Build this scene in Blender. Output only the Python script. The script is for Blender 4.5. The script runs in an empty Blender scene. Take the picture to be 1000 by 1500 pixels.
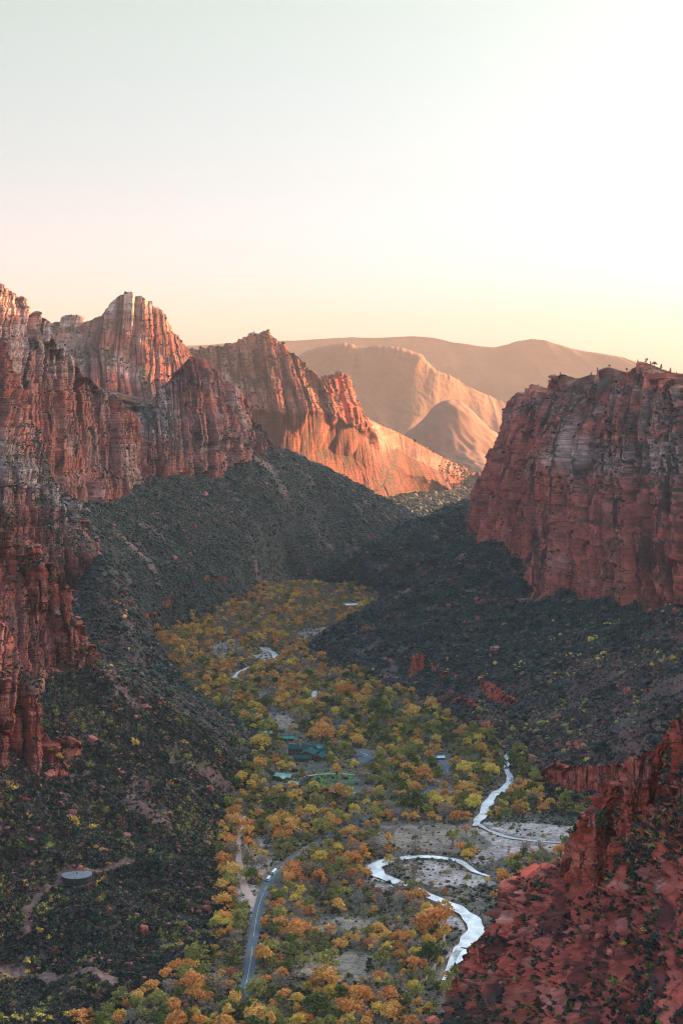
import bpy, math, random, time
import numpy as np
from mathutils import Vector
T0 = time.time()
random.seed(7)
RNG = np.random.default_rng(11)
scene = bpy.context.scene
COL = scene.collection

# ------------------------------------------------------------------ camera
F = 2400.0                      # focal length in photo pixels (photo 1000 x 1500)
PITCH = -math.atan(190 / F)
CAMZ = 460.0
cp, sp_ = math.cos(PITCH), math.sin(PITCH)
cam_d = bpy.data.cameras.new("camera")
cam = bpy.data.objects.new("camera", cam_d)
COL.objects.link(cam)
cam_d.sensor_fit = 'HORIZONTAL'
cam_d.sensor_width = 24.0
cam_d.lens = 24.0 * F / 1000.0
cam_d.clip_start = 1.0
cam_d.clip_end = 60000.0
cam.location = (0, 0, CAMZ)
cam.rotation_euler = (math.pi / 2 + PITCH, 0, 0)
scene.camera = cam


def W(px, py, D):
    """point seen at photo position (px, py) at horizontal distance D"""
    px, py, D = (np.asarray(a, float) for a in (px, py, D))
    u, v = (px - 500) / F, (750 - py) / F
    dy = cp - sp_ * v
    dz = sp_ + cp * v
    k = D / dy
    return np.stack(np.broadcast_arrays(u * k, D, CAMZ + dz * k), -1)


def proj(p):
    x, y, z = p[..., 0], p[..., 1], p[..., 2] - CAMZ
    fy = y * cp + z * sp_
    fz = -y * sp_ + z * cp
    return 500 + F * x / fy, 750 - F * fz / fy


FLOOR_A, FLOOR_B = 10.0, 0.015


def floor_z(D):
    return FLOOR_A - FLOOR_B * (np.minimum(D, 9000) - 1200)


def floor_pt(px, py):
    """where the sight line through (px, py) meets the sloping valley floor"""
    d = W(px, py, 1000.0)
    t = (d[..., 2] - CAMZ) / 1000.0
    D = (FLOOR_A + FLOOR_B * 1200 - CAMZ) / (t + FLOOR_B)
    return W(px, py, D)


# ------------------------------------------------------------------ noise
_P = np.random.default_rng(3).permutation(4096).astype(np.int64)
_G = np.random.default_rng(4).normal(size=(4096, 3))
_G /= np.linalg.norm(_G, axis=1)[:, None]
_G = _G.astype(np.float32)


def perlin(x, y, z):
    x, y, z = (np.asarray(a, np.float32) for a in np.broadcast_arrays(x, y, z))
    shape = x.shape
    x, y, z = x.ravel(), y.ravel(), z.ravel()
    out = np.empty(x.shape, np.float32)
    for a in range(0, len(x), 400000):
        b = a + 400000
        X, Y, Z = x[a:b], y[a:b], z[a:b]
        xi, yi, zi = np.floor(X), np.floor(Y), np.floor(Z)
        fx, fy, fz = X - xi, Y - yi, Z - zi
        xi, yi, zi = xi.astype(np.int64), yi.astype(np.int64), zi.astype(np.int64)
        wx, wy, wz = (f * f * f * (f * (f * 6 - 15) + 10) for f in (fx, fy, fz))
        r = 0
        for dx in (0, 1):
            hx = _P[(xi + dx) & 4095]
            ax = wx if dx else 1 - wx
            for dy in (0, 1):
                hy = _P[(hx + yi + dy) & 4095]
                ay = ax * (wy if dy else 1 - wy)
                for dz in (0, 1):
                    g = _G[_P[(hy + zi + dz) & 4095]]
                    n = g[:, 0] * (fx - dx) + g[:, 1] * (fy - dy) + g[:, 2] * (fz - dz)
                    r = r + n * ay * (wz if dz else 1 - wz)
        out[a:b] = r
    return out.reshape(shape) * 1.5


def fbm(x, y, z, octs=4, gain=0.5):
    r, a = 0, 1.0
    for k in range(octs):
        r = r + a * perlin(x * 2**k + 17.3 * k, y * 2**k + 5.1 * k, z * 2**k + 9.7 * k)
        a *= gain
    return r


def sstep(a, b, x):
    t = np.clip((x - a) / (b - a), 0, 1)
    return t * t * (3 - 2 * t)


# ------------------------------------------------------------------ mesh helpers
def new_mesh(name, verts, faces, mats=(), midx=None, smooth=False, attrs=None):
    """faces: (n,3) or (n,4) int array"""
    me = bpy.data.meshes.new(name)
    verts = np.ascontiguousarray(verts, np.float32).reshape(-1, 3)
    faces = np.ascontiguousarray(faces, np.int32)
    k = faces.shape[1]
    me.vertices.add(len(verts))
    me.vertices.foreach_set('co', verts.ravel())
    me.loops.add(faces.size)
    me.loops.foreach_set('vertex_index', faces.ravel())
    me.polygons.add(len(faces))
    me.polygons.foreach_set('loop_start', np.arange(0, faces.size, k, dtype=np.int32))
    for m in mats:
        me.materials.append(m)
    if midx is not None:
        me.polygons.foreach_set('material_index', np.ascontiguousarray(midx, np.int32))
    me.polygons.foreach_set('use_smooth', np.full(len(faces), smooth))
    me.update(calc_edges=True)
    for nm, arr in (attrs or {}).items():
        if nm == 'rockpos':
            at = me.attributes.new(nm, 'FLOAT_VECTOR', 'POINT')
            at.data.foreach_set('vector', np.ascontiguousarray(arr, np.float32).ravel())
            continue
        at = me.attributes.new(nm, 'FLOAT_COLOR', 'POINT')
        a4 = np.ones((len(verts), 4), np.float32)
        a4[:, :arr.shape[1]] = arr
        at.data.foreach_set('color', a4.ravel())
    return me


def link(name, me, parent=None, kind=None, label=None, cat=None, group=None, loc=None, rz=0.0):
    o = bpy.data.objects.new(name, me)
    COL.objects.link(o)
    if parent is not None:
        o.parent = parent
    if loc is not None:
        o.location = loc
    if rz:
        o.rotation_euler = (0, 0, rz)
    if kind:
        o['kind'] = kind
    if label:
        o['label'] = label
    if cat:
        o['category'] = cat
    if group:
        o['group'] = group
    return o


def grid_faces(nr, nc):
    i = np.arange((nr - 1) * (nc - 1))
    r, c = i // (nc - 1), i % (nc - 1)
    a = r * nc + c
    return np.stack([a, a + 1, a + nc + 1, a + nc], -1)


# ------------------------------------------------------------------ materials
def mat(name):
    m = bpy.data.materials.new(name)
    m.use_nodes = True
    nt = m.node_tree
    b = nt.nodes['Principled BSDF']
    b.inputs['Roughness'].default_value = 0.9
    b.inputs['Specular IOR Level'].default_value = 0.2
    return m, nt, b


class N:
    """small node-graph helper"""
    def __init__(s, nt):
        s.nt = nt

    def node(s, t, **kw):
        n = s.nt.nodes.new(t)
        for k, v in kw.items():
            setattr(n, k, v)
        return n

    def put(s, sock, v):
        if isinstance(v, (int, float)):
            sock.default_value = v
        elif isinstance(v, (tuple, list)):
            sock.default_value = tuple(v) + ((1.0,) if len(v) == 3 and sock.type == 'RGBA' else ())
        else:
            s.nt.links.new(v, sock)

    def pos(s):
        return s.node('ShaderNodeNewGeometry').outputs['Position']

    def scale(s, vec, xyz):
        n = s.node('ShaderNodeVectorMath', operation='MULTIPLY')
        s.put(n.inputs[0], vec)
        n.inputs[1].default_value = xyz
        return n.outputs[0]

    def noise(s, vec, sc=1.0, detail=4.0, rough=0.6, dist=0.0):
        n = s.node('ShaderNodeTexNoise')
        s.put(n.inputs['Vector'], vec)
        n.inputs['Scale'].default_value = sc
        n.inputs['Detail'].default_value = detail
        n.inputs['Roughness'].default_value = rough
        n.inputs['Distortion'].default_value = dist
        return n.outputs['Fac']

    def ramp(s, fac, stops, interp='LINEAR'):
        n = s.node('ShaderNodeValToRGB')
        cr = n.color_ramp
        cr.interpolation = interp
        while len(cr.elements) > 1:
            cr.elements.remove(cr.elements[0])
        for i, (p, c) in enumerate(stops):
            e = cr.elements[0] if i == 0 else cr.elements.new(p)
            e.position = p
            e.color = tuple(c) + (1.0,) if not isinstance(c, (int, float)) else (c, c, c, 1.0)
        s.put(n.inputs[0], fac)
        return n.outputs[0]

    def mix(s, fac, a, b, mode='MIX'):
        n = s.node('ShaderNodeMix', data_type='RGBA', blend_type=mode)
        s.put(n.inputs[0], fac)
        s.put(n.inputs[6], a)
        s.put(n.inputs[7], b)
        return n.outputs[2]

    def math(s, op, a, b=0.0, clamp=False):
        n = s.node('ShaderNodeMath', operation=op, use_clamp=clamp)
        s.put(n.inputs[0], a)
        s.put(n.inputs[1], b)
        return n.outputs[0]

    def attr(s, nm):
        n = s.node('ShaderNodeAttribute', attribute_name=nm)
        sep = s.node('ShaderNodeSeparateColor')
        s.nt.links.new(n.outputs['Color'], sep.inputs[0])
        return n.outputs['Color'], sep.outputs[0], sep.outputs[1], sep.outputs[2]

    def bump(s, h, strength, dist, bsdf):
        n = s.node('ShaderNodeBump')
        n.inputs['Strength'].default_value = strength
        n.inputs['Distance'].default_value = dist
        s.put(n.inputs['Height'], h)
        s.nt.links.new(n.outputs[0], bsdf.inputs['Normal'])


def rock_material(name, k=1.0, tone=(1, 1, 1), big_amt=.5, even=0.0, crk=1.0):
    """banded red sandstone; k scales the texture size with the size of the massif"""
    m, nt, b = mat(name)
    g = N(nt)
    P = g.node('ShaderNodeAttribute', attribute_name='rockpos').outputs['Vector']
    st = g.noise(g.scale(P, (.0012 / k, .0012 / k, .035 / k)), 1.0, 7, .68, .35)
    fine = g.noise(g.scale(P, (.012 / k, .012 / k, .3 / k)), 1.0, 4, .65, .5)
    band = g.math('ADD', g.math('MULTIPLY', st, .88), g.math('MULTIPLY', fine, .12))
    c = g.ramp(band, [(.33, (.12, .035, .030)), (.43, (.30, .082, .058)), (.5, (.48, .135, .085)),
                      (.56, (.38, .10, .07)), (.63, (.62, .25, .15)), (.73, (.50, .19, .12))])
    big = g.noise(g.scale(P, (.006 / k, .006 / k, .006 / k)), 1.0, 4, .6)
    c = g.mix(g.ramp(big, [(.38, 0.0), (.62, big_amt)]), c, (.52, .20, .14))
    if even:
        c = g.mix(even, c, (.44, .125, .08))
    col, pale, veg, dark = g.attr('mask')
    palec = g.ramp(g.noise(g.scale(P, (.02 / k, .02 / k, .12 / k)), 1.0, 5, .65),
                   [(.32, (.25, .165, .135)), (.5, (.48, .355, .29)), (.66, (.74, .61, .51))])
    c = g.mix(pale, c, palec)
    streak = g.noise(g.scale(P, (.04 / k, .04 / k, .0055 / k)), 1.0, 6, .68, .3)
    c = g.mix(g.ramp(streak, [(.33, .72 * (1 - even)), (.42, .30 * (1 - even)), (.50, .0)]), c, (.05, .026, .028))
    st2 = g.noise(g.scale(P, (.15 / k, .15 / k, .024 / k)), 1.0, 5, .7, .2)
    c = g.mix(1.0, c, g.ramp(st2, [(.34, .58), (.46, .9), (.54, 1.02), (.66, 1.3)]), 'MULTIPLY')
    crack = g.noise(g.scale(P, (.10 / k, .10 / k, .022 * crk / k)), 1.0, 6, .78)
    c = g.mix(g.ramp(crack, [(.36, .55), (.42, .0)]), c, (.045, .022, .022))
    for sc_, w_, am_ in (((.016, .016, .0022), .014, .92), ((.05, .05, .009), .012, .5), ((.006, .006, .05), .008, .35)):
        jn = g.noise(g.scale(P, tuple(q / k for q in sc_)), 1.0, 3, .55)
        ln = g.math('ABSOLUTE', g.math('SUBTRACT', jn, .5))
        c = g.mix(g.ramp(ln, [(0.0, am_), (w_, am_ * .7), (w_ * 2.2, 0.0)]), c, (.035, .018, .018))
    c = g.mix(dark, c, (.075, .035, .033))
    c = g.mix(1.0, c, tone, 'MULTIPLY')
    spot = g.noise(P, .09 / k, 5, .7)
    vm = g.math('MULTIPLY', g.ramp(spot, [(.42, 0.0), (.52, 1.0)]), veg)
    vegc = g.ramp(g.noise(P, .2 / k, 3, .6), [(.35, (.018, .024, .017)), (.65, (.06, .062, .035))])
    c = g.mix(vm, c, vegc)
    g.put(b.inputs['Base Color'], c)
    h = g.math('ADD', g.math('ADD', g.math('MULTIPLY', crack, .7), g.math('MULTIPLY', fine, .45)), g.math('MULTIPLY', st2, .8))
    g.bump(h, .85, 5.0 * k, b)
    return m


M_ROCK = rock_material('red_sandstone', .9, (1.06, .80, .77))
M_ROCKL = rock_material('left_wall_sandstone', 1.05, (.84, .70, .69))
M_ROCKN = rock_material('near_red_sandstone', .17, (1.2, .70, .62), .10, .68, 2.5)
M_ROCKF = rock_material('far_red_sandstone', 2.6, (1.05, .86, .78))


def far_material():
    m, nt, b = mat('wooded_far_mesa')
    g = N(nt)
    n = g.noise(g.pos(), .004, 8, .75)
    n2 = g.noise(g.scale(g.pos(), (.002, .002, .012)), 1.0, 4, .6)
    c = g.mix(n2, g.ramp(n, [(.35, (.10, .07, .05)), (.6, (.26, .14, .09))]), (.20, .10, .065))
    g.put(b.inputs['Base Color'], c)
    return m


M_ROCKH = far_material()


def ground_material():
    m, nt, b = mat('valley_soil')
    g = N(nt)
    P = g.pos()
    col = g.attr('gcol')[0]
    n1 = g.noise(P, .05, 6, .7)
    c = g.mix(1.0, col, g.ramp(n1, [(.3, .45), (.5, .95), (.7, 1.5)]), 'MULTIPLY')
    n2 = g.noise(P, .32, 4, .7)
    c = g.mix(1.0, c, g.ramp(n2, [(.34, .5), (.5, 1.0), (.66, 1.35)]), 'MULTIPLY')
    g.put(b.inputs['Base Color'], c)
    g.bump(g.math('ADD', n1, n2), .7, 2.0, b)
    return m


M_GROUND = ground_material()


def leaf_material(name, ca, cb, cc, transl=.25):
    m, nt, b = mat(name)
    g = N(nt)
    P = g.pos()
    info = g.node('ShaderNodeObjectInfo')
    n1 = g.noise(P, .035, 2, .5)
    n2 = g.noise(P, .45, 3, .7)
    f = g.math('ADD', g.math('MULTIPLY', n1, .6), g.math('MULTIPLY', n2, .75))
    f = g.math('ADD', f, g.math('MULTIPLY', g.math('SUBTRACT', info.outputs['Random'], .5), .12))
    c = g.ramp(f, [(.5, ca), (.67, cb), (.86, cc)])
    g.put(b.inputs['Base Color'], c)
    b.inputs['Roughness'].default_value = .75
    tr = g.node('ShaderNodeBsdfTranslucent')
    g.put(tr.inputs[0], c)
    mx = g.node('ShaderNodeMixShader')
    mx.inputs[0].default_value = transl
    nt.links.new(b.outputs[0], mx.inputs[1])
    nt.links.new(tr.outputs[0], mx.inputs[2])
    nt.links.new(mx.outputs[0], nt.nodes['Material Output'].inputs[0])
    return m


LEAF = {
    'orange': leaf_material('orange_leaves', (0.493, 0.174, 0.052), (0.769, 0.298, 0.083), (0.900, 0.463, 0.147)),
    'amber': leaf_material('amber_leaves', (0.509, 0.240, 0.065), (0.798, 0.381, 0.096), (0.850, 0.575, 0.168)),
    'gold': leaf_material('golden_leaves', (0.489, 0.291, 0.059), (0.795, 0.490, 0.088), (0.850, 0.670, 0.155)),
    'olive': leaf_material('olive_leaves', (0.152, 0.139, 0.041), (0.301, 0.261, 0.068), (0.513, 0.424, 0.117)),
    'green': leaf_material('green_leaves', (0.048, 0.064, 0.022), (0.114, 0.130, 0.034), (0.228, 0.229, 0.054)),
    'brown': leaf_material('faded_leaves', (0.231, 0.132, 0.072), (0.396, 0.241, 0.136), (0.576, 0.372, 0.220)),
    'grey': leaf_material('grey_twigs', (0.138, 0.115, 0.098), (0.241, 0.207, 0.172), (0.345, 0.299, 0.253), .05),
    'russet': leaf_material('russet_leaves', (0.329, 0.108, 0.058), (0.522, 0.184, 0.088), (0.666, 0.295, 0.139)),
    'juniper': leaf_material('juniper_foliage', (0.012, 0.020, 0.016), (0.030, 0.042, 0.030), (0.062, 0.075, 0.045), .1),
    'sage': leaf_material('sage_foliage', (0.035, 0.042, 0.034), (0.075, 0.085, 0.062), (0.140, 0.145, 0.105), .1),
    'scrub': leaf_material('scrub_twigs', (0.035, 0.026, 0.025), (0.075, 0.056, 0.050), (0.130, 0.100, 0.085), .05),
    'redbrush': leaf_material('red_brush', (0.120, 0.035, 0.030), (0.210, 0.065, 0.050), (0.300, 0.120, 0.080), .1),
}


def plain(name, c, rough=.8, spec=.3, var=.25, sc=.6, metal=0.0):
    m, nt, b = mat(name)
    g = N(nt)
    n = g.noise(g.pos(), sc, 5, .65)
    cc = g.mix(1.0, tuple(c), g.ramp(n, [(.3, 1 - var), (.7, 1 + var)]), 'MULTIPLY')
    g.put(b.inputs['Base Color'], cc)
    b.inputs['Roughness'].default_value = rough
    b.inputs['Specular IOR Level'].default_value = spec
    b.inputs['Metallic'].default_value = metal
    return m


M_BARK = plain('bark', (.13, .095, .075), .95, .1, .3, 2.0)
M_BARKP = plain('pale_bark', (.27, .23, .20), .95, .1, .3, 2.0)

# ------------------------------------------------------------------ ground heights
LEFT_EDGE = [(90, 1560), (150, 1500), (240, 1455), (330, 1405), (348, 1330), (343, 1250), (350, 1190), (383, 1120),
             (397, 1082), (330, 1035), (262, 1000), (205, 958), (255, 925), (330, 900), (388, 872), (428, 852)]
RIGHT_EDGE = [(720, 1560), (712, 1500), (705, 1440), (722, 1380), (760, 1310), (860, 1262), (885, 1232), (862, 1192),
              (775, 1180), (758, 1120), (700, 1083), (640, 1050), (560, 1010), (485, 980), (432, 955), (462, 930),
              (530, 900), (545, 878), (500, 862), (460, 852)]
poly = np.array([floor_pt(*p)[:2] for p in LEFT_EDGE + RIGHT_EDGE[::-1]])


def poly_sdf(P, poly):
    """signed distance (negative inside)"""
    x, y = P[:, 0], P[:, 1]
    d = np.full(len(x), 1e18)
    inside = np.zeros(len(x), bool)
    n = len(poly)
    for i in range(n):
        a, b = poly[i], poly[(i + 1) % n]
        e = b - a
        t = np.clip(((x - a[0]) * e[0] + (y - a[1]) * e[1]) / (e @ e + 1e-9), 0, 1)
        d = np.minimum(d, (x - a[0] - t * e[0])**2 + (y - a[1] - t * e[1])**2)
        c = ((a[1] > y) != (b[1] > y)) & (x < (b[0] - a[0]) * (y - a[1]) / (b[1] - a[1] + 1e-12) + a[0])
        inside ^= c
    d = np.sqrt(d)
    return np.where(inside, -d, d)


SEEN = [  # (px, py, D): slopes as seen
    (0, 1420, 1230), (60, 1450, 1190), (110, 1285, 1400), (0, 1300, 1370), (200, 1290, 1420), (200, 1380, 1285),
    (300, 1350, 1350), (250, 1250, 1490), (320, 1200, 1640), (0, 1200, 1470), (65, 1140, 1545), (0, 1140, 1500),
    (150, 1180, 1560), (150, 1080, 1700), (250, 1130, 1720), (250, 1060, 1860), (320, 1120, 1830), (135, 985, 1900),
    (180, 985, 1940), (250, 1015, 2000), (320, 1050, 2070), (60, 1010, 1800),
    (140, 800, 2500), (60, 860, 2400), (110, 870, 2480), (150, 900, 2650), (115, 740, 3300), (205, 712, 3700),
    (300, 700, 4000), (420, 690, 4300), (200, 830, 3100), (300, 800, 3500), (300, 880, 3280), (380, 820, 3750),
    (420, 760, 4050), (450, 820, 3980), (500, 780, 4350), (480, 700, 4500), (540, 722, 4800), (570, 738, 5000), (605, 752, 5150),
    (600, 766, 4150), (690, 740, 4500), (690, 790, 4000), (600, 830, 3820), (520, 814, 3900), (470, 850, 3800), (560, 789, 4000), (645, 751, 4330), (560, 850, 3720), (640, 800, 3950),
    (685, 805, 3300), (640, 835, 3150), (580, 880, 3000), (500, 925, 2900), (770, 865, 2900), (880, 900, 2500),
    (1000, 910, 2250), (700, 950, 2560), (600, 960, 2640), (800, 980, 2250), (800, 1050, 2080), (900, 1000, 2080),
    (1000, 1000, 1950), (900, 1100, 1880), (1000, 1100, 1780), (900, 1180, 1740), (1000, 1180, 1650), (1100, 1000, 1850),
]
HID = [(490, 0, 4060), (520, 8, 4160), (560, 18, 4290), (600, 12, 4470), (645, 5, 4680),   # (px, z, D): hidden or outside the frame
    (150, 55, 2200), (250, 15, 2260), (60, 120, 2150), (100, 90, 2300), (700, 60, 3750), (620, 0, 3450), (800, 120, 3500),
    (1000, 170, 2800), (1100, 190, 3000), (1000, 150, 4000), (800, 60, 4800),  (0, 300, 3000), (0, 260, 3600), (100, 280, 4000),
    (-200, 90, 1300), (-200, 160, 1500), (-200, 240, 2000), (-200, 320, 3000), (-200, 300, 4500), (200, 260, 4600), (300, 230, 5000),
    (420, 160, 5000), (1200, 120, 1500), (1250, 180, 2200), (1300, 220, 3500), (1200, 100, 5500), (0, 200, 6000), (300, 60, 6500),
    (500, -40, 5900), (560, -55, 5500), (620, -55, 5500), (660, -55, 5400), (700, -55, 5400), (760, -50, 5300), (640, -50, 4950), (690, 20, 4850), (620, -62, 6000), (700, -62, 6200), (560, -62, 6300), (800, -60, 6500), (1000, 0, 6500), (500, -85, 8000), (900, -85, 8000), (100, 0, 8000), (1300, 0, 8000),
    (-300, 100, 8000), (-200, 40, 900), (0, 30, 900), (300, 12, 950), (500, 10, 900), (500, 10, 600), (0, 40, 500), (800, 60, 1050), (760, 20, 1180),
    (1000, 130, 800), (1000, 60, 1150), (900, 20, 1350), (1200, 150, 800), (1000, 40, 1450), (1000, 250, 500), (-300, 60, 500), (1300, 250, 500), (500, 10, 420), (120, 25, 1150),
]
ctrl = [W(*p) for p in SEEN] + [np.array([(px - 500) / F * D, D, z], float) for px, z, D in HID]
for p in LEFT_EDGE + RIGHT_EDGE:
    ctrl.append(floor_pt(*p))
for px, py in [(300, 1490), (450, 1480), (600, 1480), (500, 1350), (600, 1250), (450, 1200), (550, 1100), (450, 1020), (340, 950), (400, 920), (470, 890), (650, 1350), (780, 1240)]:
    ctrl.append(floor_pt(px, py))
ctrl = np.array(ctrl)


def _ab(x, y):
    return np.stack([x / y * F / 120.0, np.log(y) * 12.0], -1)


_ca = _ab(ctrl[:, 0], ctrl[:, 1])
_EPS = .35


def _phi(d2):
    return np.sqrt(d2 + _EPS**2)


_n = len(ctrl)
_A = np.zeros((_n + 3, _n + 3))
_A[:_n, :_n] = _phi(((_ca[:, None] - _ca[None])**2).sum(-1)) - np.eye(_n) * .02
_A[:_n, _n] = 1
_A[:_n, _n + 1:] = _ca
_A[_n:, :_n] = _A[:_n, _n:].T
_w = np.linalg.solve(_A, np.concatenate([ctrl[:, 2], np.zeros(3)]))


def ground_h(x, y, detail=True):
    """height of the ground at plan points; also returns signed distance to the valley floor edge"""
    x, y = np.asarray(x, float), np.asarray(y, float)
    q = _ab(x, y)
    z = np.empty(len(x))
    for a in range(0, len(x), 60000):
        b = a + 60000
        qq = q[a:b].astype(np.float32)
        d2 = (qq[:, None, 0] - _ca[None, :, 0].astype(np.float32))**2 + (qq[:, None, 1] - _ca[None, :, 1].astype(np.float32))**2
        z[a:b] = _phi(d2) @ _w[:_n] + _w[_n] + qq @ _w[_n + 1:]
    sd = poly_sdf(np.stack([x, y], -1), poly)
    fl = floor_z(y)
    far = sstep(5600, 6600, y)
    # soft maximum with the floor plane, and the floor proper held flat
    k = 6.0
    d = (z - fl) / k
    zz = fl + k * np.where(d > 20, d, np.log1p(np.exp(np.clip(d, -30, 20))))
    w = sstep(-4, 45, sd)
    z = fl + (zz - fl) * w
    z = fl * far + z * (1 - far)
    if detail:
        rough = sstep(0, 70, sd) * (1 - far * .6)
        z = z + rough * (7.0 * fbm(x / 90, y / 90, 0 * x, 4, .55) + 3.2 * fbm(x / 17, y / 17, 0 * x + 3, 3, .55)
                         - 17.0 * np.abs(perlin(x / 170 + 4, y / 120, 0 * x + 8)) - 7.0 * np.abs(perlin(x / 60 + 4, y / 45, 0 * x + 2)) + 7)
        z = z + (1 - rough) * .35 * fbm(x / 14, y / 14, 0 * x, 2)
    return z, sd


# ------------------------------------------------------------------ plan features of the valley floor (photo points on the floor)
def strip_pts(pts, n=12):
    """smooth centreline through photo points that lie on the floor -> plan points and half-width fractions"""
    w = np.array([floor_pt(p[0], p[1]) for p in pts])[:, :2]
    hw = np.array([p[2] for p in pts], float)
    out = []
    m = len(w)
    for i in range(m - 1):
        p0, p1, p2, p3 = w[max(i - 1, 0)], w[i], w[i + 1], w[min(i + 2, m - 1)]
        for k in range(n):
            t = k / n
            q = .5 * ((2 * p1) + (-p0 + p2) * t + (2 * p0 - 5 * p1 + 4 * p2 - p3) * t * t + (-p0 + 3 * p1 - 3 * p2 + p3) * t**3)
            out.append((q[0], q[1], hw[i] * (1 - t) + hw[i + 1] * t))
    out.append((w[-1][0], w[-1][1], hw[-1]))
    return np.array(out)


def dist_line(x, y, line):
    """distance to a polyline minus its local half-width"""
    d = np.full(len(x), 1e9)
    for i in range(0, len(line) - 1):
        a, b = line[i, :2], line[i + 1, :2]
        e = b - a
        t = np.clip(((x - a[0]) * e[0] + (y - a[1]) * e[1]) / (e @ e + 1e-9), 0, 1)
        dd = np.hypot(x - a[0] - t * e[0], y - a[1] - t * e[1]) - (line[i, 2] * (1 - t) + line[i + 1, 2] * t)
        d = np.minimum(d, dd)
    return d


RIVERS = [strip_pts([(a_, b_, c_ * .78) for a_, b_, c_ in p]) for p in (
    [(744, 1098, 3), (741, 1120, 4), (746, 1140, 5), (741, 1152, 6), (722, 1166, 6), (712, 1180, 7), (708, 1192, 6), (699, 1203, 6), (697, 1210, 5)],
    [(716, 1284, 2.5), (694, 1276, 3.5), (672, 1262, 5), (640, 1256, 6), (600, 1256, 7), (566, 1261, 9), (549, 1270, 9), (556, 1281, 9), (580, 1292, 7),
     (612, 1304, 6.5), (640, 1318, 7), (668, 1330, 8), (688, 1344, 9), (696, 1360, 9), (688, 1376, 9), (677, 1390, 9), (673, 1405, 6), (677, 1420, 4), (680, 1434, 3)],
    [(672, 1392, 3), (664, 1402, 3.5), (658, 1418, 3), (651, 1436, 2.5)],
    [(700, 1208, 4), (722, 1219, 4), (750, 1228, 3.5), (790, 1232, 3.5), (830, 1236, 4), (860, 1242, 4)],
    [(346, 999, 4), (345, 990, 5), (354, 983, 5), (372, 975, 4.5), (386, 970, 4)],
    [(368, 951, 4), (384, 951, 5), (398, 955, 6), (403, 961, 7), (399, 967, 6), (388, 970, 4)],
    [(462, 1012, 4), (460, 1022, 5), (466, 1030, 3)],
    [(488, 1036, 2.5), (497, 1042, 2.5)],
)]
ROADS = [strip_pts(p) for p in (
    [(355, 1462, 4), (362, 1436, 4), (368, 1400, 4), (373, 1360, 4), (380, 1325, 4), (393, 1295, 4), (412, 1272, 4), (432, 1255, 4), (462, 1236, 4), (500, 1215, 4),
     (545, 1195, 4), (590, 1178, 4), (640, 1150, 4), (655, 1132, 4), (645, 1115, 4), (615, 1100, 4), (580, 1094, 4), (545, 1080, 4),
     (500, 1066, 4), (450, 1052, 4), (420, 1046, 4), (385, 1034, 4), (370, 1026, 4)],
    [(560, 1186, 3.5), (590, 1166, 3.5), (575, 1160, 3.5), (520, 1158, 3.5), (490, 1160, 3.5)],
    [(575, 1122, 5), (560, 1134, 5), (535, 1138, 5), (515, 1145, 4), (480, 1143, 3)],
    [(290, 945, 4), (320, 940, 4), (350, 935, 3)],
)]
PATHS = [strip_pts(p) for p in (
    [(358, 1196, 2), (356, 1212, 3), (350, 1226, 2.5), (349, 1245, 2.5), (352, 1275, 3), (358, 1300, 3.5), (367, 1318, 4), (372, 1330, 3)],
    [(642, 1350, 1.3), (650, 1372, 1.3), (648, 1392, 1.5), (660, 1398, 1.3), (640, 1412, 1.3), (630, 1428, 1.5), (612, 1442, 1.3), (590, 1458, 1.3)],
    [(440, 1140, 1.5), (465, 1135, 2), (500, 1134, 2), (520, 1136, 1.5)],
    [(755, 1182, 1.3), (790, 1178, 1.3), (850, 1176, 1.3), (895, 1180, 1.3)],
)]


def fpoly(pts):
    return np.array([floor_pt(*p)[:2] for p in pts])


GRAVEL = [fpoly(p) for p in (
    [(588, 1268), (620, 1262), (660, 1270), (700, 1284), (722, 1292), (690, 1298), (640, 1300), (600, 1290)],
    [(705, 1206), (740, 1204), (790, 1208), (850, 1212), (870, 1240), (840, 1250), (790, 1246), (740, 1256), (716, 1268), (690, 1262), (712, 1240), (700, 1222)],
    [(540, 1300), (600, 1312), (570, 1296), (545, 1284)],
    [(380, 948), (398, 949), (404, 966), (392, 970), (366, 960)],
    [(680, 1380), (706, 1368), (700, 1400), (686, 1436), (668, 1430)],
    [(344, 1300), (372, 1296), (384, 1318), (372, 1345), (352, 1335)],
    [(640, 1336), (690, 1352), (686, 1366), (650, 1350)],
)]
MEADOW = [fpoly(p) for p in (
    [(545, 1236), (560, 1212), (620, 1204), (700, 1212), (712, 1240), (680, 1250), (600, 1246)],
    [(382, 1066), (395, 1040), (425, 1048), (440, 1060), (420, 1072)],
    [(368, 1032), (380, 1012), (400, 1016), (395, 1036)],
    [(345, 1290), (352, 1230), (380, 1225), (402, 1250), (390, 1290)],
    [(425, 1430), (440, 1405), (520, 1395), (560, 1415), (540, 1440)],
    [(430, 935), (440, 922), (480, 918), (486, 930), (455, 942)],
    [(300, 950), (345, 935), (360, 955), (320, 970)],
    [(590, 1165), (660, 1150), (680, 1165), (600, 1178)],
    [(450, 1370), (470, 1340), (540, 1345), (540, 1375)],
)]
LAWN = fpoly([(450, 1147), (464, 1131), (500, 1129), (522, 1134), (520, 1152), (468, 1154)])
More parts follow.
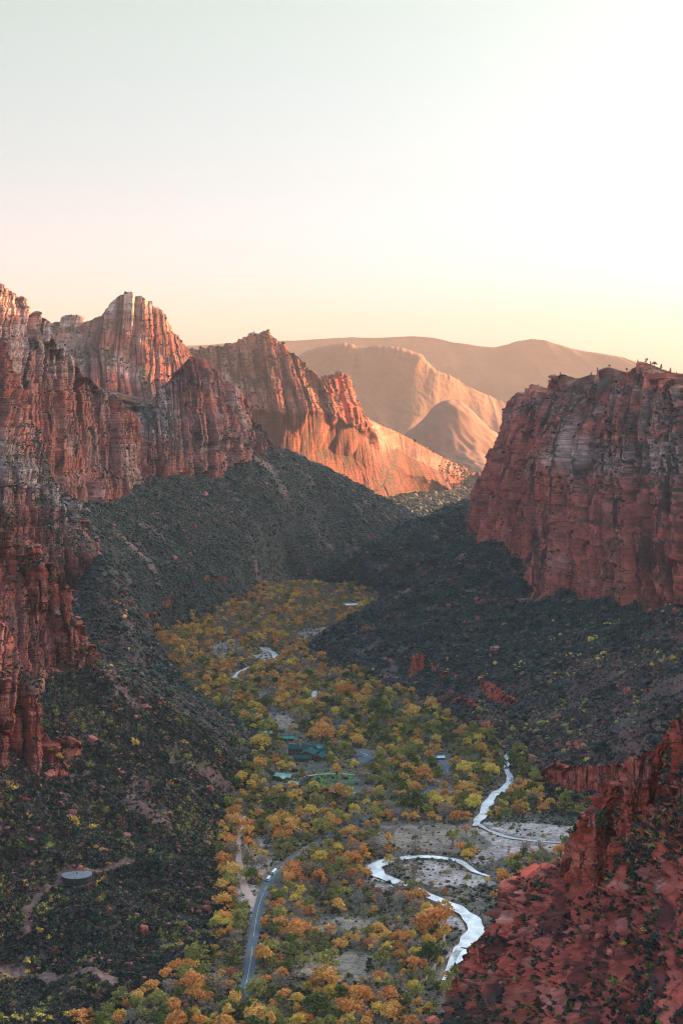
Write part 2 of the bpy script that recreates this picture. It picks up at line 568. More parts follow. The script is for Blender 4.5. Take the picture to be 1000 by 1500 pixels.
CLEAR = [fpoly(p) for p in (
    [(412, 1098), (425, 1088), (475, 1090), (478, 1132), (440, 1128)],
    [(400, 1150), (405, 1132), (430, 1132), (445, 1150), (420, 1156)],
    [(518, 1108), (522, 1098), (548, 1098), (552, 1112), (545, 1130), (524, 1130)],
    [(484, 1158), (500, 1150), (540, 1152), (538, 1168), (500, 1168)],
    [(500, 896), (506, 882), (528, 882), (526, 894)],
    [(388, 1300), (400, 1262), (425, 1262), (412, 1300)],
    [(405, 1082), (415, 1070), (445, 1072), (440, 1086)],
    [(640, 1118), (650, 1102), (665, 1112), (655, 1140)],
)]
print('setup', round(time.time() - T0, 1))

# ------------------------------------------------------------------ ground sheet
GU, GD = 1150, 1250
uu = np.linspace(-.30, .30, GU)
dd = np.exp(np.linspace(math.log(330), math.log(8600), GD))
DD, UU = np.meshgrid(dd, uu, indexing='ij')
gx, gy = (UU * DD).ravel(), DD.ravel()
gz, gsd = ground_h(gx, gy)
driver = np.full(len(gx), 1e9)
sel = (gy < 4200) & (gsd < 60)
for r in RIVERS:
    driver[sel] = np.minimum(driver[sel], dist_line(gx[sel], gy[sel], r))
gz = gz - 1.7 * (1 - sstep(0.0, 3.0, driver)) + .5 * (1 - sstep(4, 12, driver)) * sstep(1, 4, driver)


def ground_colour(x, y, z, sd, dr):
    n = len(x)
    n1 = fbm(x / 60, y / 60, 0 * x, 4)
    n2 = fbm(x / 18 + 9, y / 18, 0 * x + 4, 3)
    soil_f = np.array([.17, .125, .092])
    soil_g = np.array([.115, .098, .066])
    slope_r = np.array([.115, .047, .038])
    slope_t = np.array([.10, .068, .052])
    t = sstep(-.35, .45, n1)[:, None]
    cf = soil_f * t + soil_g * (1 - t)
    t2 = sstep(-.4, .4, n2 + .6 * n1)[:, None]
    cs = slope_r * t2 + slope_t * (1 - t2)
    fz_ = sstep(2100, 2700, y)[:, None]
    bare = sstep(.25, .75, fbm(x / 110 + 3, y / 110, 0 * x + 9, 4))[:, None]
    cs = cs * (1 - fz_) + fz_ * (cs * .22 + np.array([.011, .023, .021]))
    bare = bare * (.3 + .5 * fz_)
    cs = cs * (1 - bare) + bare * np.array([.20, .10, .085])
    gl_ = np.array([(*W(px, py, D_)[:2], 9.0) for px, py, D_ in ((425, 846, 3800), (455, 838, 3860), (480, 822, 3960), (510, 800, 4120), (550, 775, 4350))])
    kg = np.nonzero((y > 3500) & (y < 4700) & (x > -400) & (x < 300))[0]
    mg = 1 - sstep(-8, 16, dist_line(x[kg], y[kg], gl_) + 8 * n2[kg])
    cs[kg] = cs[kg] * (1 - mg[:, None]) + mg[:, None] * np.array([.21, .085, .075])
    w = sstep(-15, 25, sd)[:, None]
    c = cf * (1 - w) + cs * w
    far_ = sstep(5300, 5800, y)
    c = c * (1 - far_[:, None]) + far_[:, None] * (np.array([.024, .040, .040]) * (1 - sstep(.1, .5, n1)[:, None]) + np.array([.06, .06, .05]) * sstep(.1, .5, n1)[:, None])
    stripe = (sstep(6750, 6900, y + 80 * n1) * (1 - sstep(7100, 7250, y + 80 * n1)))[:, None] * .85
    c = c * (1 - stripe) + stripe * np.array([.12, .10, .07])
    P = np.stack([x, y], -1)

    def blend(c, m, col):
        return c * (1 - m[:, None]) + np.array(col) * m[:, None]
    near = (y < 4200) & (sd < 60)
    idx = np.nonzero(near)[0]
    for polys, col, edge in ((MEADOW, (.27, .20, .145), 8), (GRAVEL, (.40, .31, .265), 3.5)):
        for q in polys:
            lo, hi = q.min(0) - 40, q.max(0) + 40
            k = idx[(x[idx] > lo[0]) & (x[idx] < hi[0]) & (y[idx] > lo[1]) & (y[idx] < hi[1])]
            if len(k) == 0:
                continue
            s = poly_sdf(P[k], q) + 9 * n2[k] + 5 * n1[k]
            c[k] = blend(c[k], 1 - sstep(-edge, edge, s), col)
    k = idx
    c[k] = blend(c[k], (1 - sstep(1, 5, dr[k])) * .85, (.20, .135, .11))
    c[k] = blend(c[k], 1 - sstep(-1.5, .5, poly_sdf(P[k], LAWN)), (.075, .16, .04))
    # bare trails and red clearings on the bench around the water tank
    for pts, wd, col in (([(200, 1269), (160, 1272), (130, 1276), (92, 1280)], 3, (.19, .11, .08)),
                         ([(90, 1283), (62, 1310), (42, 1340), (40, 1375)], 2.5, (.16, .085, .065)),
                         ([(0, 1412), (60, 1418), (110, 1428), (160, 1440), (170, 1450)], 7, (.22, .12, .09)),
                         ([(200, 1385), (240, 1378), (262, 1370)], 2.5, (.3, .2, .15)),
                         ([(215, 1300), (190, 1320), (175, 1345)], 2.0, (.28, .18, .13))):
        ln = []
        for px, py in pts:
            Dq = bench_D(px, py)
            ln.append((*W(px, py, Dq)[:2], wd))
        ln = np.array(ln)
        kk = np.nonzero((y < 1750) & (x < -60))[0]
        dl = dist_line(x[kk], y[kk], ln) + 3 * n2[kk]
        c[kk] = blend(c[kk], 1 - sstep(-2, 2.5, dl), col)
    return c


def bench_D(px, py, start=700):
    """distance at which the sight line meets the ground (marching outward)"""
    Ds = np.linspace(start, 4300, 900)
    p = W(np.full(900, px), np.full(900, py), Ds)
    h, _ = ground_h(p[:, 0], p[:, 1], False)
    k = np.nonzero(p[:, 2] < h)[0]
    return Ds[k[0]] if len(k) else 1400.0


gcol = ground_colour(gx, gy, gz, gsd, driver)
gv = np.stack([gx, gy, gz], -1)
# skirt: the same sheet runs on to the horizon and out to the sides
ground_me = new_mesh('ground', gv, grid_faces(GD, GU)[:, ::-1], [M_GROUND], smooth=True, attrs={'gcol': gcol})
link('ground', ground_me, kind='structure')


def skirt():
    xs = np.array([-9000, -5000, -2600] + list(np.linspace(-2580, 2580, 40)) + [2600, 5000, 9000], float)
    ys = np.array([8590, 9500, 11000, 14000, 19000], float)
    X, Y = np.meshgrid(xs, ys)
    Z = floor_z(Y) - 4 + 12 * fbm(X / 900, Y / 900, 0 * X, 3)
    v = np.stack([X, Y, Z], -1).reshape(-1, 3)
    me = new_mesh('far_plain', v, grid_faces(len(ys), len(xs)), [M_GROUND], smooth=True,
                  attrs={'gcol': np.tile(np.array([[.2, .15, .11]]), (len(v), 1))})
    link('far_ground', me, kind='structure')


skirt()
print('ground', round(time.time() - T0, 1))

# ------------------------------------------------------------------ rock massifs: lofted from rows of surveyed points
SURF = [gv.reshape(GD, GU, 3)]   # surfaces for the visibility buffer


def interp_row(row, s):
    """row: [(s, px, py, D)] -> world points at s"""
    row = np.array(row, float)
    p = W(row[:, 1], row[:, 2], row[:, 3])
    return np.stack([np.interp(s, row[:, 0], p[:, k]) for k in range(3)], -1)


def smooth1(a, n, axis=0):
    if n < 1:
        return a
    ker = np.ones(2 * n + 1) / (2 * n + 1)
    pad = [(0, 0)] * a.ndim
    pad[axis] = (n, n)
    b = np.pad(a, pad, mode='edge')
    return np.apply_along_axis(lambda v: np.convolve(v, ker, 'valid'), axis, b)


def _h(*k):
    """hash to 0..1"""
    r = np.zeros(np.broadcast(*k).shape, np.int64)
    for q in k:
        r = _P[(r + np.asarray(q).astype(np.int64)) & 4095]
    return (r / 4095.0).astype(np.float32)


def joint_blocks(S, z, lam, H, seed, groove):
    """jointed rock: blocks of random projection between vertical joints; returns displacement in -1..1"""
    Sw = S + lam * .22 * perlin(z / (H * 1.5), S / (lam * 6), 0 * z + seed) + lam * .10 * perlin(z / (H * .3), S / (lam * 2), 0 * z + seed)
    i = np.floor(Sw / lam)
    best = np.full(S.shape, 1e9)
    d1 = np.full(S.shape, 1e9)
    d2 = np.full(S.shape, 1e9)
    cid = i.copy()
    for o in (-1, 0, 1):
        j = i + o
        c = (j + .5 + .8 * (_h(j, seed * 10) - .5)) * lam
        d = np.abs(Sw - c)
        cid = np.where(d < d1, j, cid)
        d2 = np.where(d < d1, d1, np.minimum(d2, d))
        d1 = np.minimum(d1, d)
    edge = np.clip((d2 - d1) / lam, 0, 1)
    zz = z / (H * (.6 + .9 * _h(cid, seed * 10 + 3))) + 7 * _h(cid, seed * 10 + 5) + .12 * perlin(S / lam, z / H, 0 * z + seed + 4)
    kz = np.floor(zz)
    fz = zz - kz
    off = _h(cid, kz, seed * 10 + 7)
    ez = np.minimum(fz, 1 - fz) * 2
    lip = 1 - np.exp(-(ez / .06)**2)
    g = np.exp(-(edge / .10)**2)
    tilt = (Sw / lam - cid - .5) * (_h(cid, seed * 10 + 13) - .5) * 1.4
    global LAST_CELL
    LAST_CELL = _h(cid, kz + 11, seed * 10 + 9)
    return (off - .5) * 1.35 + tilt - groove * g - .12 * (1 - lip)


def massif(name, rows, nS, nT, k=1.0, amp=1.0, ledge=1.0, back=220, drop=260, ts=None, material=None, pale=None, veg=.6,
           rough=1.0, seed=0.0, flute=1.0, paint=None, bury=45, blur=3, soft_top=False, block=1.0, hs=1.0, relief=0.0, stain_k=1.0, smask=None, smooth_sh=False, talus=0.0, bdir=(0, 1)):
    s = np.linspace(0, 1, nS)
    R = [interp_row(r, s) for r in rows]
    if nS > 300 or soft_top:
        R = [smooth1(r, nS // (24 if name.startswith('watch') else 40)) for r in R[:-1]] + R[-1:]
    base, top = R[0], R[-1]
    foot = base.copy()
    out = base - top
    out[:, 2] = 0
    ol = np.linalg.norm(out, axis=1, keepdims=True) + 1e-6
    foot[:, 2] -= bury
    foot += out / ol * bury * .35
    # horizontal direction to the rear of the massif
    nb = np.zeros_like(top)
    nb[:, 0], nb[:, 1] = np.array(bdir) / math.hypot(*bdir)
    b1 = top + nb * back * .35 + np.array([0, 0, -(.05 if name == 'mesa_mountain' else .30) * back])
    b2 = top + nb * back + np.array([0, 0, -drop * .55])
    b3 = top + nb * back * 1.3 + np.array([0, 0, -drop * 1.6])
    allr = [foot] + R + [b1, b2, b3]
    ts = ts or list(np.linspace(0, 1, len(R)))
    tk = [-.06] + list(ts) + [1.12, 1.22, 1.3]
    nB = max(10, nT // 8)
    t = np.concatenate([np.linspace(-.06, 0, 6)[:-1], np.linspace(0, 1, nT), np.linspace(1, 1.3, nB)[1:]])
    A = np.stack(allr, 0)
    G = np.empty((len(t), nS, 3))
    for i, tv in enumerate(t):
        j = int(np.clip(np.searchsorted(tk, tv) - 1, 0, len(tk) - 2))
        f = (tv - tk[j]) / (tk[j + 1] - tk[j])
        G[i] = A[j] * (1 - f) + A[j + 1] * f
    G = smooth1(G, blur, 0) if blur else G
    # normals of the smooth surface
    sm = smooth1(smooth1(G, 4, 0), 4, 1)
    ds, dt = np.gradient(sm, axis=1), np.gradient(sm, axis=0)
    nrm = np.cross(ds, dt)
    nrm /= np.linalg.norm(nrm, axis=2, keepdims=True) + 1e-9
    if (nrm[5:5 + nT, :, 1].mean()) > 0:
        nrm = -nrm
        flip = True
    else:
        flip = False
    hn = nrm.copy()
    hn[..., 2] *= .35
    x, y, z = G[..., 0], G[..., 1], G[..., 2]
    K = k
    mid = smooth1(G[5 + nT // 2], max(2, nS // 60))
    S = np.r_[0, np.cumsum(np.hypot(np.diff(mid[:, 0]), np.diff(mid[:, 1])))][None] + 0 * z
    wx = S + 9 * K * perlin(S / (90 * K), 0 * z + seed, z / (150 * K) + seed) + 2 * K * perlin(S / (25 * K), 0 * z + seed + 5, z / (35 * K) + seed)
    d = 0
    for lam, a in ((150, 40), (62, 25), (27, 12.0), (12, 5.5)):
        lam, a = lam * K, a * K
        n = np.abs(perlin(wx / lam + seed, 0 * z + seed * 1.7 + lam, z / (lam * 6) + seed))
        d = d + a * (np.minimum(n * 2.1, .9) - .42) * flute
    d = d * .3
    cellv = 0 * d
    if block:
        for lam, H, a, gr in ((95, 300, 28, .9), (40, 130, 17, 1.3), (17, 46, 5.5, 1.6), (8, 18, 2.2, 1.2)):
            d = d + block * a * K * joint_blocks(S, z, lam * K, H * K * hs, int(seed) + int(lam), gr)
            cellv = cellv + LAST_CELL * {95: .2, 40: .35, 17: .3, 8: .15}[lam]
    # strata: treads and risers
    zw = z + 5 * K * perlin(x / (260 * K), y / (260 * K), 0 * z + seed + 3) + 1.2 * K * perlin(S / (30 * K), 0 * z + seed, z / (20 * K))
    for H, a in ((46, 8.5), (19, 5.0), (7.5, 2.6), (3.4, 1.1)):
        H, a = H * K, a * K
        q = zw / H + seed
        fl = np.floor(q)
        fr = q - fl
        hard = _h(fl, int(seed) + int(H * 10))
        nxt = _h(fl + 1, int(seed) + int(H * 10))
        prof = hard + (nxt - hard) * sstep(.84, 1.0, fr)
        am = .55 + .9 * np.clip(perlin(S / (110 * K), fl * 1.7, 0 * z + seed) + .25, 0, 1)
        saw = np.where(fr < .86, fr / .86, (1 - fr) / .14)
        d = d + a * am * (.9 * (prof - .5) + .6 * (saw - .5)) * ledge
    d = d + rough * (1.7 * K * fbm(x / (16 * K), y / (16 * K), z / (16 * K) + seed, 4, .6))
    if relief:
        sw = S + 300 * perlin(S / 1500, z / 900, 0 * z + seed)
        d = d + relief * (110 * fbm(sw / 1100, z / 1300, 0 * z + seed, 3) - 150 * np.abs(perlin(sw / 620, z / 1500, 0 * z + seed + 2)) - 60 * np.abs(perlin(sw / 230, z / 520, 0 * z + seed + 7)) + 60)
    fade = np.ones(len(t))
    if talus:
        fade = .06 + .94 * sstep(talus - .05, talus + .08, t)
    sm_ = smask(s)[None] if smask else np.ones((1, nS))
    d = d * amp * fade[:, None] * sm_
    G2 = G + hn * d[..., None]
    if not soft_top:
        # ragged crest
        cr = sstep(.86, 1.0, t) * (1 - sstep(1.12, 1.3, t))
        tx = top[:, 0][None], top[:, 1][None]
        jag = (13.0 if name == 'mesa_mountain' else 6.0) * K * (.6 if K > 1.1 else 1) * amp * (np.abs(perlin(tx[0] / (17 * K), tx[1] / (17 * K), 0 * tx[0] + seed)) * 2 - .5
                               + .5 * perlin(tx[0] / (6 * K), tx[1] / (6 * K), 0 * tx[0] + seed)
                               + .9 * (_h(np.floor(S[0] / (11 * K)), int(seed)) - .5) + .25 * (_h(np.floor(S[0] / (4.5 * K)), int(seed)) - .5))
        G2[..., 2] += cr[:, None] * jag * sm_
    sm = G2
    ds, dt = np.gradient(sm, axis=1), np.gradient(sm, axis=0)
    n2 = np.cross(ds, dt)
    n2 /= np.linalg.norm(n2, axis=2, keepdims=True) + 1e-9
    if flip:
        n2 = -n2
    px, py = proj(G2)
    m = np.zeros(G2.shape)
    if pale is not None:
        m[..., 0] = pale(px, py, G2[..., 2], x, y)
    up = sstep(.6, .9, n2[..., 2])
    m[..., 1] = np.clip(up * veg * 1.1 + (fade[:, None] < .6) * veg, 0, 1)
    m[..., 2] = sstep(.5, .95, cellv) * .7 * stain_k
    stain = m[..., 2].copy()
    if paint is not None:
        paint(m, px, py, G2, t)
    m[..., 2] = np.maximum(m[..., 2], stain)
    m[..., 0] = m[..., 0] + .5 * sstep(.42, .1, cellv) * (cellv > 0) * sstep(.02, .2, m[..., 0])
    m = np.clip(m, 0, 1)
    f = grid_faces(len(t), nS)
    if not flip:
        f = f
    else:
        f = f[:, ::-1]
    me = new_mesh(name, G2.reshape(-1, 3), f, [material or M_ROCK], smooth=smooth_sh, attrs={'mask': m.reshape(-1, 3), 'rockpos': np.stack([S, 0 * S + seed * 77.0 + 6 * perlin(x / 40, y / 40, z / 40), G2[..., 2]], -1).reshape(-1, 3)})
    o = link(name, me, kind='structure')
    SURF.append(G2)
    LEDGES.append((G2, n2, t))
    print(name, G2.shape, 'disp', round(float(np.abs(d).max()), 1), round(time.time() - T0, 1))
    return o


LEDGES = []


def rowz(pts, dD=0, dpy=0):
    return [(s, px, py + dpy, D + dD) for s, px, py, D in pts]


def nz(x, y, z, l, sd=0.0):
    return perlin(x / l, y / l, z / l + sd)


# --- the broad mesa on the right
mesa_base = [(0, 726, 780, 4100), (.07, 706, 792, 3650), (.14, 694, 806, 3330), (.2, 714, 818, 3220), (.3, 764, 862, 2980), (.38, 800, 874, 2850),
             (.5, 870, 898, 2620), (.62, 935, 908, 2450), (.74, 1000, 914, 2290), (.86, 1120, 930, 2080), (1, 1330, 960, 1800)]
mesa_mid = [(0, 744, 720, 4050), (.07, 720, 725, 3660), (.14, 711, 728, 3370), (.2, 730, 730, 3280), (.3, 772, 735, 3120), (.38, 806, 730, 3000),
            (.5, 868, 725, 2790), (.62, 935, 722, 2620), (.74, 1000, 720, 2450), (.86, 1120, 720, 2250), (1, 1330, 720, 1970)]
mesa_up = [(0, 759, 660, 4030), (.07, 749, 655, 3700), (.14, 735, 660, 3400), (.2, 749, 650, 3330), (.3, 785, 640, 3200), (.38, 815, 640, 3090),
           (.5, 872, 640, 2900), (.62, 935, 640, 2740), (.74, 1000, 640, 2560), (.86, 1120, 640, 2350), (1, 1330, 640, 2080)]
mesa_top = [(0, 779, 600, 4000), (.07, 760, 592, 3780), (.14, 756, 583, 3480), (.18, 772, 570, 3440), (.22, 787, 571, 3400), (.25, 802, 558, 3370),
            (.28, 814, 552, 3350), (.31, 824, 562, 3310), (.34, 838, 561, 3270), (.37, 852, 572, 3220), (.40, 866, 560, 3180), (.45, 885, 551, 3120), (.5, 903, 549, 3060),
            (.55, 922, 546, 2990), (.60, 944, 544, 2920), (.63, 958, 553, 2880), (.67, 972, 562, 2830), (.71, 988, 569, 2780), (.74, 1002, 566, 2740), (.80, 1060, 560, 2600),
            (.86, 1130, 550, 2500), (1, 1340, 540, 2200)]


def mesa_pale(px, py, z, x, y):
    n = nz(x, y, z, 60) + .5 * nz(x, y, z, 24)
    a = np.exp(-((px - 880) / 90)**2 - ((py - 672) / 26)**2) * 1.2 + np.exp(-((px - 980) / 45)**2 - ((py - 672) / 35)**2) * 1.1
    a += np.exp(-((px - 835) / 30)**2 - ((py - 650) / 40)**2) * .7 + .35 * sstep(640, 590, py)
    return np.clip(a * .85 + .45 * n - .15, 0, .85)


def mesa_paint(m, px, py, G, t):
    n = nz(G[..., 0], G[..., 1], G[..., 2], 35, 5) + .5 * nz(G[..., 0], G[..., 1], G[..., 2], 14, 6)
    band = np.exp(-((py - 722 - .02 * (px - 850)) / 16)**2) * sstep(820, 900, px)
    band += np.exp(-((py - 790) / 22)**2) * sstep(840, 900, px) * .8
    m[..., 1] = np.maximum(m[..., 1], np.clip(band * 1.0 + n * .8 - .45, 0, 1))
    m[..., 2] = .25 * sstep(.1, .8, n)
    m[..., 1] = np.maximum(m[..., 1], sstep(.98, 1.05, t)[:, None] * .8 + 0 * n)


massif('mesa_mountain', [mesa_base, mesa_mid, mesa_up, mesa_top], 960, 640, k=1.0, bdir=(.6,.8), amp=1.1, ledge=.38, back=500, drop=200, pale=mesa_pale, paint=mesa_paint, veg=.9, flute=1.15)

# --- great wall on the far left: two storeys of cliff
w1_base = [(0, -160, 800, 2700), (.3, 0, 770, 3000), (.5, 112, 742, 3300), (.7, 160, 727, 3500), (.86, 200, 715, 3680), (.93, 212, 712, 3800), (1, 206, 700, 4100)]
w1_mid = [(0, -160, 560, 2850), (.3, 0, 570, 3120), (.5, 100, 600, 3420), (.7, 150, 640, 3580), (.86, 194, 665, 3720), (.93, 207, 668, 3830), (1, 203, 670, 4130)]
w1_top = [(0, -200, 330, 3050), (.18, -60, 385, 3200), (.25, 0, 413, 3290), (.30, 18, 424, 3320), (.34, 35, 440, 3350), (.4, 60, 470, 3400), (.46, 78, 490, 3450), (.52, 98, 517, 3500),
          (.6, 118, 540, 3560), (.67, 140, 560, 3620), (.74, 160, 576, 3670), (.8, 178, 590, 3700), (.86, 192, 610, 3750), (.93, 204, 640, 3850), (1, 204, 660, 4150)]


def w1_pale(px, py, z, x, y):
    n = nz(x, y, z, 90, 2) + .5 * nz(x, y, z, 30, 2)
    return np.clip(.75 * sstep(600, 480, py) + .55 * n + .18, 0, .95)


def common_paint(th):
    def f(m, px, py, G, t):
        n = nz(G[..., 0], G[..., 1], G[..., 2], 70, 5) + .6 * nz(G[..., 0], G[..., 1], G[..., 2], 25, 6)
        m[..., 1] = np.maximum(m[..., 1] * np.clip(.8 + n, .2, 1), sstep(th + .35, th + .8, n) * .6)
        m[..., 2] = sstep(.15, .9, nz(G[..., 0], G[..., 1], G[..., 2] * .25, 60, 9)) * .75
    return f


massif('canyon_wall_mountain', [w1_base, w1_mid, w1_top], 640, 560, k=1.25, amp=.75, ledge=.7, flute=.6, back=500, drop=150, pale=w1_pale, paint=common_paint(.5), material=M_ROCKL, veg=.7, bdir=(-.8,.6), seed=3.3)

# --- second section of that wall, falling to the valley on its right
w2_base = [(0, 150, 735, 3900), (.15, 210, 716, 3790), (.28, 255, 706, 3860), (.42, 305, 702, 4000), (.55, 345, 697, 4110), (.75, 390, 692, 4250), (.9, 424, 690, 4380), (1, 432, 688, 4700)]
w2_mid = [(0, 150, 660, 4050), (.15, 210, 655, 3900), (.28, 255, 640, 3980), (.42, 305, 635, 4110), (.55, 345, 640, 4210), (.75, 388, 660, 4310), (.9, 418, 678, 4420), (1, 428, 683, 4710)]
w2_top = [(0, 150, 612, 4300), (.1, 185, 598, 4220), (.15, 205, 592, 4180), (.2, 222, 590, 4150), (.26, 240, 562, 4180), (.31, 258, 548, 4210), (.36, 272, 533, 4230), (.40, 283, 521, 4250), (.44, 293, 524, 4270),
          (.48, 300, 540, 4290), (.53, 320, 556, 4310), (.58, 335, 566, 4330), (.64, 352, 586, 4350), (.7, 368, 604, 4370), (.77, 383, 622, 4390), (.83, 397, 645, 4410), (.89, 408, 662, 4440), (.95, 418, 678, 4520), (1, 426, 684, 4720)]


def w2_pale(px, py, z, x, y):
    n = nz(x, y, z, 60, 7) + .5 * nz(x, y, z, 22, 2)
    a = np.exp(-((px - 225) / 28)**2 - ((py - 610) / 24)**2) * 1.2
    return np.clip(a + .45 * n + .08, 0, .8)


massif('ridge_mountain', [w2_base, w2_mid, w2_top], 560, 400, k=1.15, amp=.85, ledge=.7, flute=.6, back=420, drop=160, pale=w2_pale, paint=common_paint(.35), material=M_ROCKL, veg=.85, bdir=(-.7,.7), seed=7.7)

# --- middle left cliff with pale shelves
w3_base = [(0, -180, 960, 2150), (.25, -40, 900, 2300), (.45, 20, 872, 2390), (.6, 62, 850, 2430), (.78, 105, 822, 2480), (.9, 138, 806, 2510), (1, 140, 790, 2680)]
w3_mid = [(0, -180, 760, 2330), (.25, -40, 740, 2450), (.45, 20, 735, 2530), (.6, 60, 745, 2550), (.78, 100, 770, 2560), (.9, 130, 785, 2560), (1, 137, 782, 2700)]
w3_up = [(0, -180, 620, 2520), (.25, -40, 640, 2600), (.45, 12, 650, 2660), (.6, 48, 670, 2680), (.78, 88, 715, 2650), (.9, 122, 765, 2600), (1, 134, 776, 2710)]
w3_top = [(0, -180, 420, 2650), (.15, -90, 430, 2720), (.25, -40, 455, 2760), (.34, 0, 482, 2800), (.42, 14, 505, 2810), (.5, 28, 560, 2800), (.58, 45, 600, 2790), (.66, 62, 640, 2770), (.74, 80, 680, 2720),
          (.82, 100, 715, 2680), (.9, 118, 752, 2640), (1, 133, 772, 2720)]


def w3_pale(px, py, z, x, y):
    n = nz(x, y, z, 45, 4) + .5 * nz(x, y, z, 18, 2)
    a = 1.1 * np.exp(-((py - 675 - .5 * px) / 40)**2)
    return np.clip(a + .6 * n - .05, 0, 1)


massif('shelf_mountain', [w3_base, w3_mid, w3_up, w3_top], 520, 560, k=.66, amp=1.0, ledge=1.7, flute=.5, hs=.7, back=300, drop=200, pale=w3_pale, paint=common_paint(.45), material=M_ROCKL, veg=.8, bdir=(-.8,.6), seed=12.1)

# --- dark spires in front of it
w4_base = [(0, -150, 1080, 1640), (.2, -30, 1050, 1700), (.36, 20, 1035, 1740), (.5, 62, 1005, 1820), (.62, 88, 990, 1865), (.74, 112, 988, 1880), (.86, 133, 984, 1900), (.93, 140, 975, 1950), (1, 128, 960, 2080)]
w4_mid = [(0, -150, 900, 1730), (.2, -30, 900, 1780), (.36, 20, 905, 1815), (.44, 40, 890, 1850), (.5, 58, 900, 1850), (.56, 70, 895, 1880), (.62, 84, 890, 1880), (.68, 96, 905, 1905), (.74, 108, 925, 1905), (.86, 127, 950, 1915), (.93, 134, 958, 1965), (1, 126, 950, 2085)]
w4_top = [(0, -150, 690, 1830), (.15, -60, 715, 1850), (.25, -12, 735, 1860), (.31, 5, 752, 1865), (.36, 16, 800, 1868), (.40, 24, 850, 1870), (.44, 34, 862, 1885), (.5, 58, 866, 1893), (.56, 68, 880, 1900),
          (.62, 84, 905, 1908), (.68, 96, 930, 1915), (.75, 107, 945, 1920), (.83, 119, 960, 1925), (.91, 129, 968, 1945), (1, 126, 965, 2090)]


def w4_paint(m, px, py, G, t):
    common_paint(.5)(m, px, py, G, t)
    m[..., 2] = np.maximum(m[..., 2] * .6, .75 * np.exp(-((px - 25) / 16)**2) * sstep(810, 840, py))  # shade of the recess left of the spires, painted into the rock colour


massif('spire_cliff_mountain', [w4_base, w4_mid, w4_top], 420, 400, k=.5, amp=.8, ledge=.9, flute=.8, back=120, drop=160, pale=lambda px, py, z, x, y: np.clip(.5 * nz(x, y, z, 30, 1) + .1, 0, 1), paint=w4_paint, veg=.8, bdir=(-.9,.4), seed=21.0, material=M_ROCK, bury=30)

def spire(name, lft, rgt, crest, D, seed, k=.28, amp=1.0, wrap=45):
    """a free-standing buttress: lft/rgt = [(px, py) from foot to shoulder], crest = skyline points"""
    rows = []
    n = len(lft)
    for (lx, ly), (rx, ry) in zip(lft, rgt):
        rows.append([(0, lx + 2, ly - 6, D + wrap), (.12, lx, ly, D + wrap * .35), (.25, lx + (rx - lx) * .2, ly, D), (.75, lx + (rx - lx) * .8, ry, D + 2), (.88, rx, ry, D + wrap * .35), (1, rx - 2, ry - 6, D + wrap)])
    m = len(crest)
    rows.append([(.12 + .76 * i / (m - 1), x, y, D + 12) for i, (x, y) in enumerate(crest)])
    r = rows[-1]
    rows[-1] = [(0, r[0][1] + 2, r[0][2] + 8, D + wrap)] + r + [(1, r[-1][1] - 2, r[-1][2] + 8, D + wrap)]
    massif(name, rows, 260, 340, k=k, amp=amp, ledge=1.3, flute=.6, back=55, drop=150, bdir=(-.2, 1), pale=lambda px, py, z, x, y: np.clip(.5 * nz(x, y, z, 18, seed) + .12, 0, .6),
           paint=common_paint(.7), veg=.9, seed=seed, bury=18, hs=.7, material=M_ROCKN if D < 1100 else None)


spire('spire_mountain', [(30, 965), (36, 880), (38, 830)], [(70, 965), (68, 880), (66, 835)], [(37, 812), (42, 806), (46, 801), (50, 800), (55, 806), (60, 814), (65, 822)], 1850, 23)
spire('spire_mountain', [(84, 992), (76, 920), (70, 860)], [(113, 992), (108, 920), (97, 868)], [(69, 838), (73, 830), (78, 826), (84, 832), (90, 842), (94, 852), (97, 862)], 1862, 24)
spire('spire_mountain', [(100, 985), (100, 940), (98, 915)], [(122, 988), (119, 945), (113, 918)], [(97, 905), (101, 899), (106, 900), (110, 906), (113, 914)], 1878, 26, k=.22)
spire('spire_mountain', [(117, 990), (117, 960), (116, 945)], [(137, 988), (134, 962), (131, 946)], [(115, 938), (119, 932), (124, 931), (129, 937), (131, 943)], 1885, 27, k=.22)
spire('spire_mountain', [(-20, 900), (-14, 850), (-8, 780)], [(20, 900), (18, 850), (14, 780)], [(-8, 752), (-2, 742), (3, 740), (8, 748), (13, 765)], 1840, 28)

# --- near left pillar
w5_base = [(0, -160, 1190, 1420), (.3, -40, 1150, 1480), (.5, 5, 1140, 1510), (.65, 35, 1135, 1535), (.75, 62, 1128, 1545), (.8, 66, 1122, 1580), (.88, 86, 1118, 1590), (.95, 104, 1112, 1600), (1, 106, 1100, 1680)]
w5_mid = [(0, -160, 1000, 1450), (.3, -40, 1000, 1505), (.5, 5, 1000, 1530), (.65, 38, 1000, 1550), (.75, 60, 1030, 1558), (.8, 68, 1095, 1585), (.88, 86, 1100, 1593), (.95, 101, 1096, 1604), (1, 103, 1092, 1685)]
w5_top = [(0, -160, 860, 1560), (.2, -70, 885, 1580), (.4, -20, 905, 1590), (.47, 3, 912, 1595), (.52, 14, 925, 1595), (.56, 24, 945, 1592), (.6, 32, 968, 1588), (.65, 42, 982, 1580), (.7, 54, 1000, 1572), (.75, 62, 1030, 1570), (.78, 66, 1072, 1580),
          (.82, 74, 1082, 1596), (.88, 86, 1078, 1602), (.93, 98, 1080, 1608), (.97, 104, 1088, 1625), (1, 103, 1092, 1690)]
massif('pillar_cliff_mountain', [w5_base, w5_mid, w5_top], 420, 380, k=.45, amp=1.0, ledge=.9, back=90, drop=140, pale=lambda px, py, z, x, y: np.clip(.4 * nz(x, y, z, 22, 1), 0, .5), paint=common_paint(.75), veg=.5, bdir=(-.9,.4), seed=31.0, bury=25)

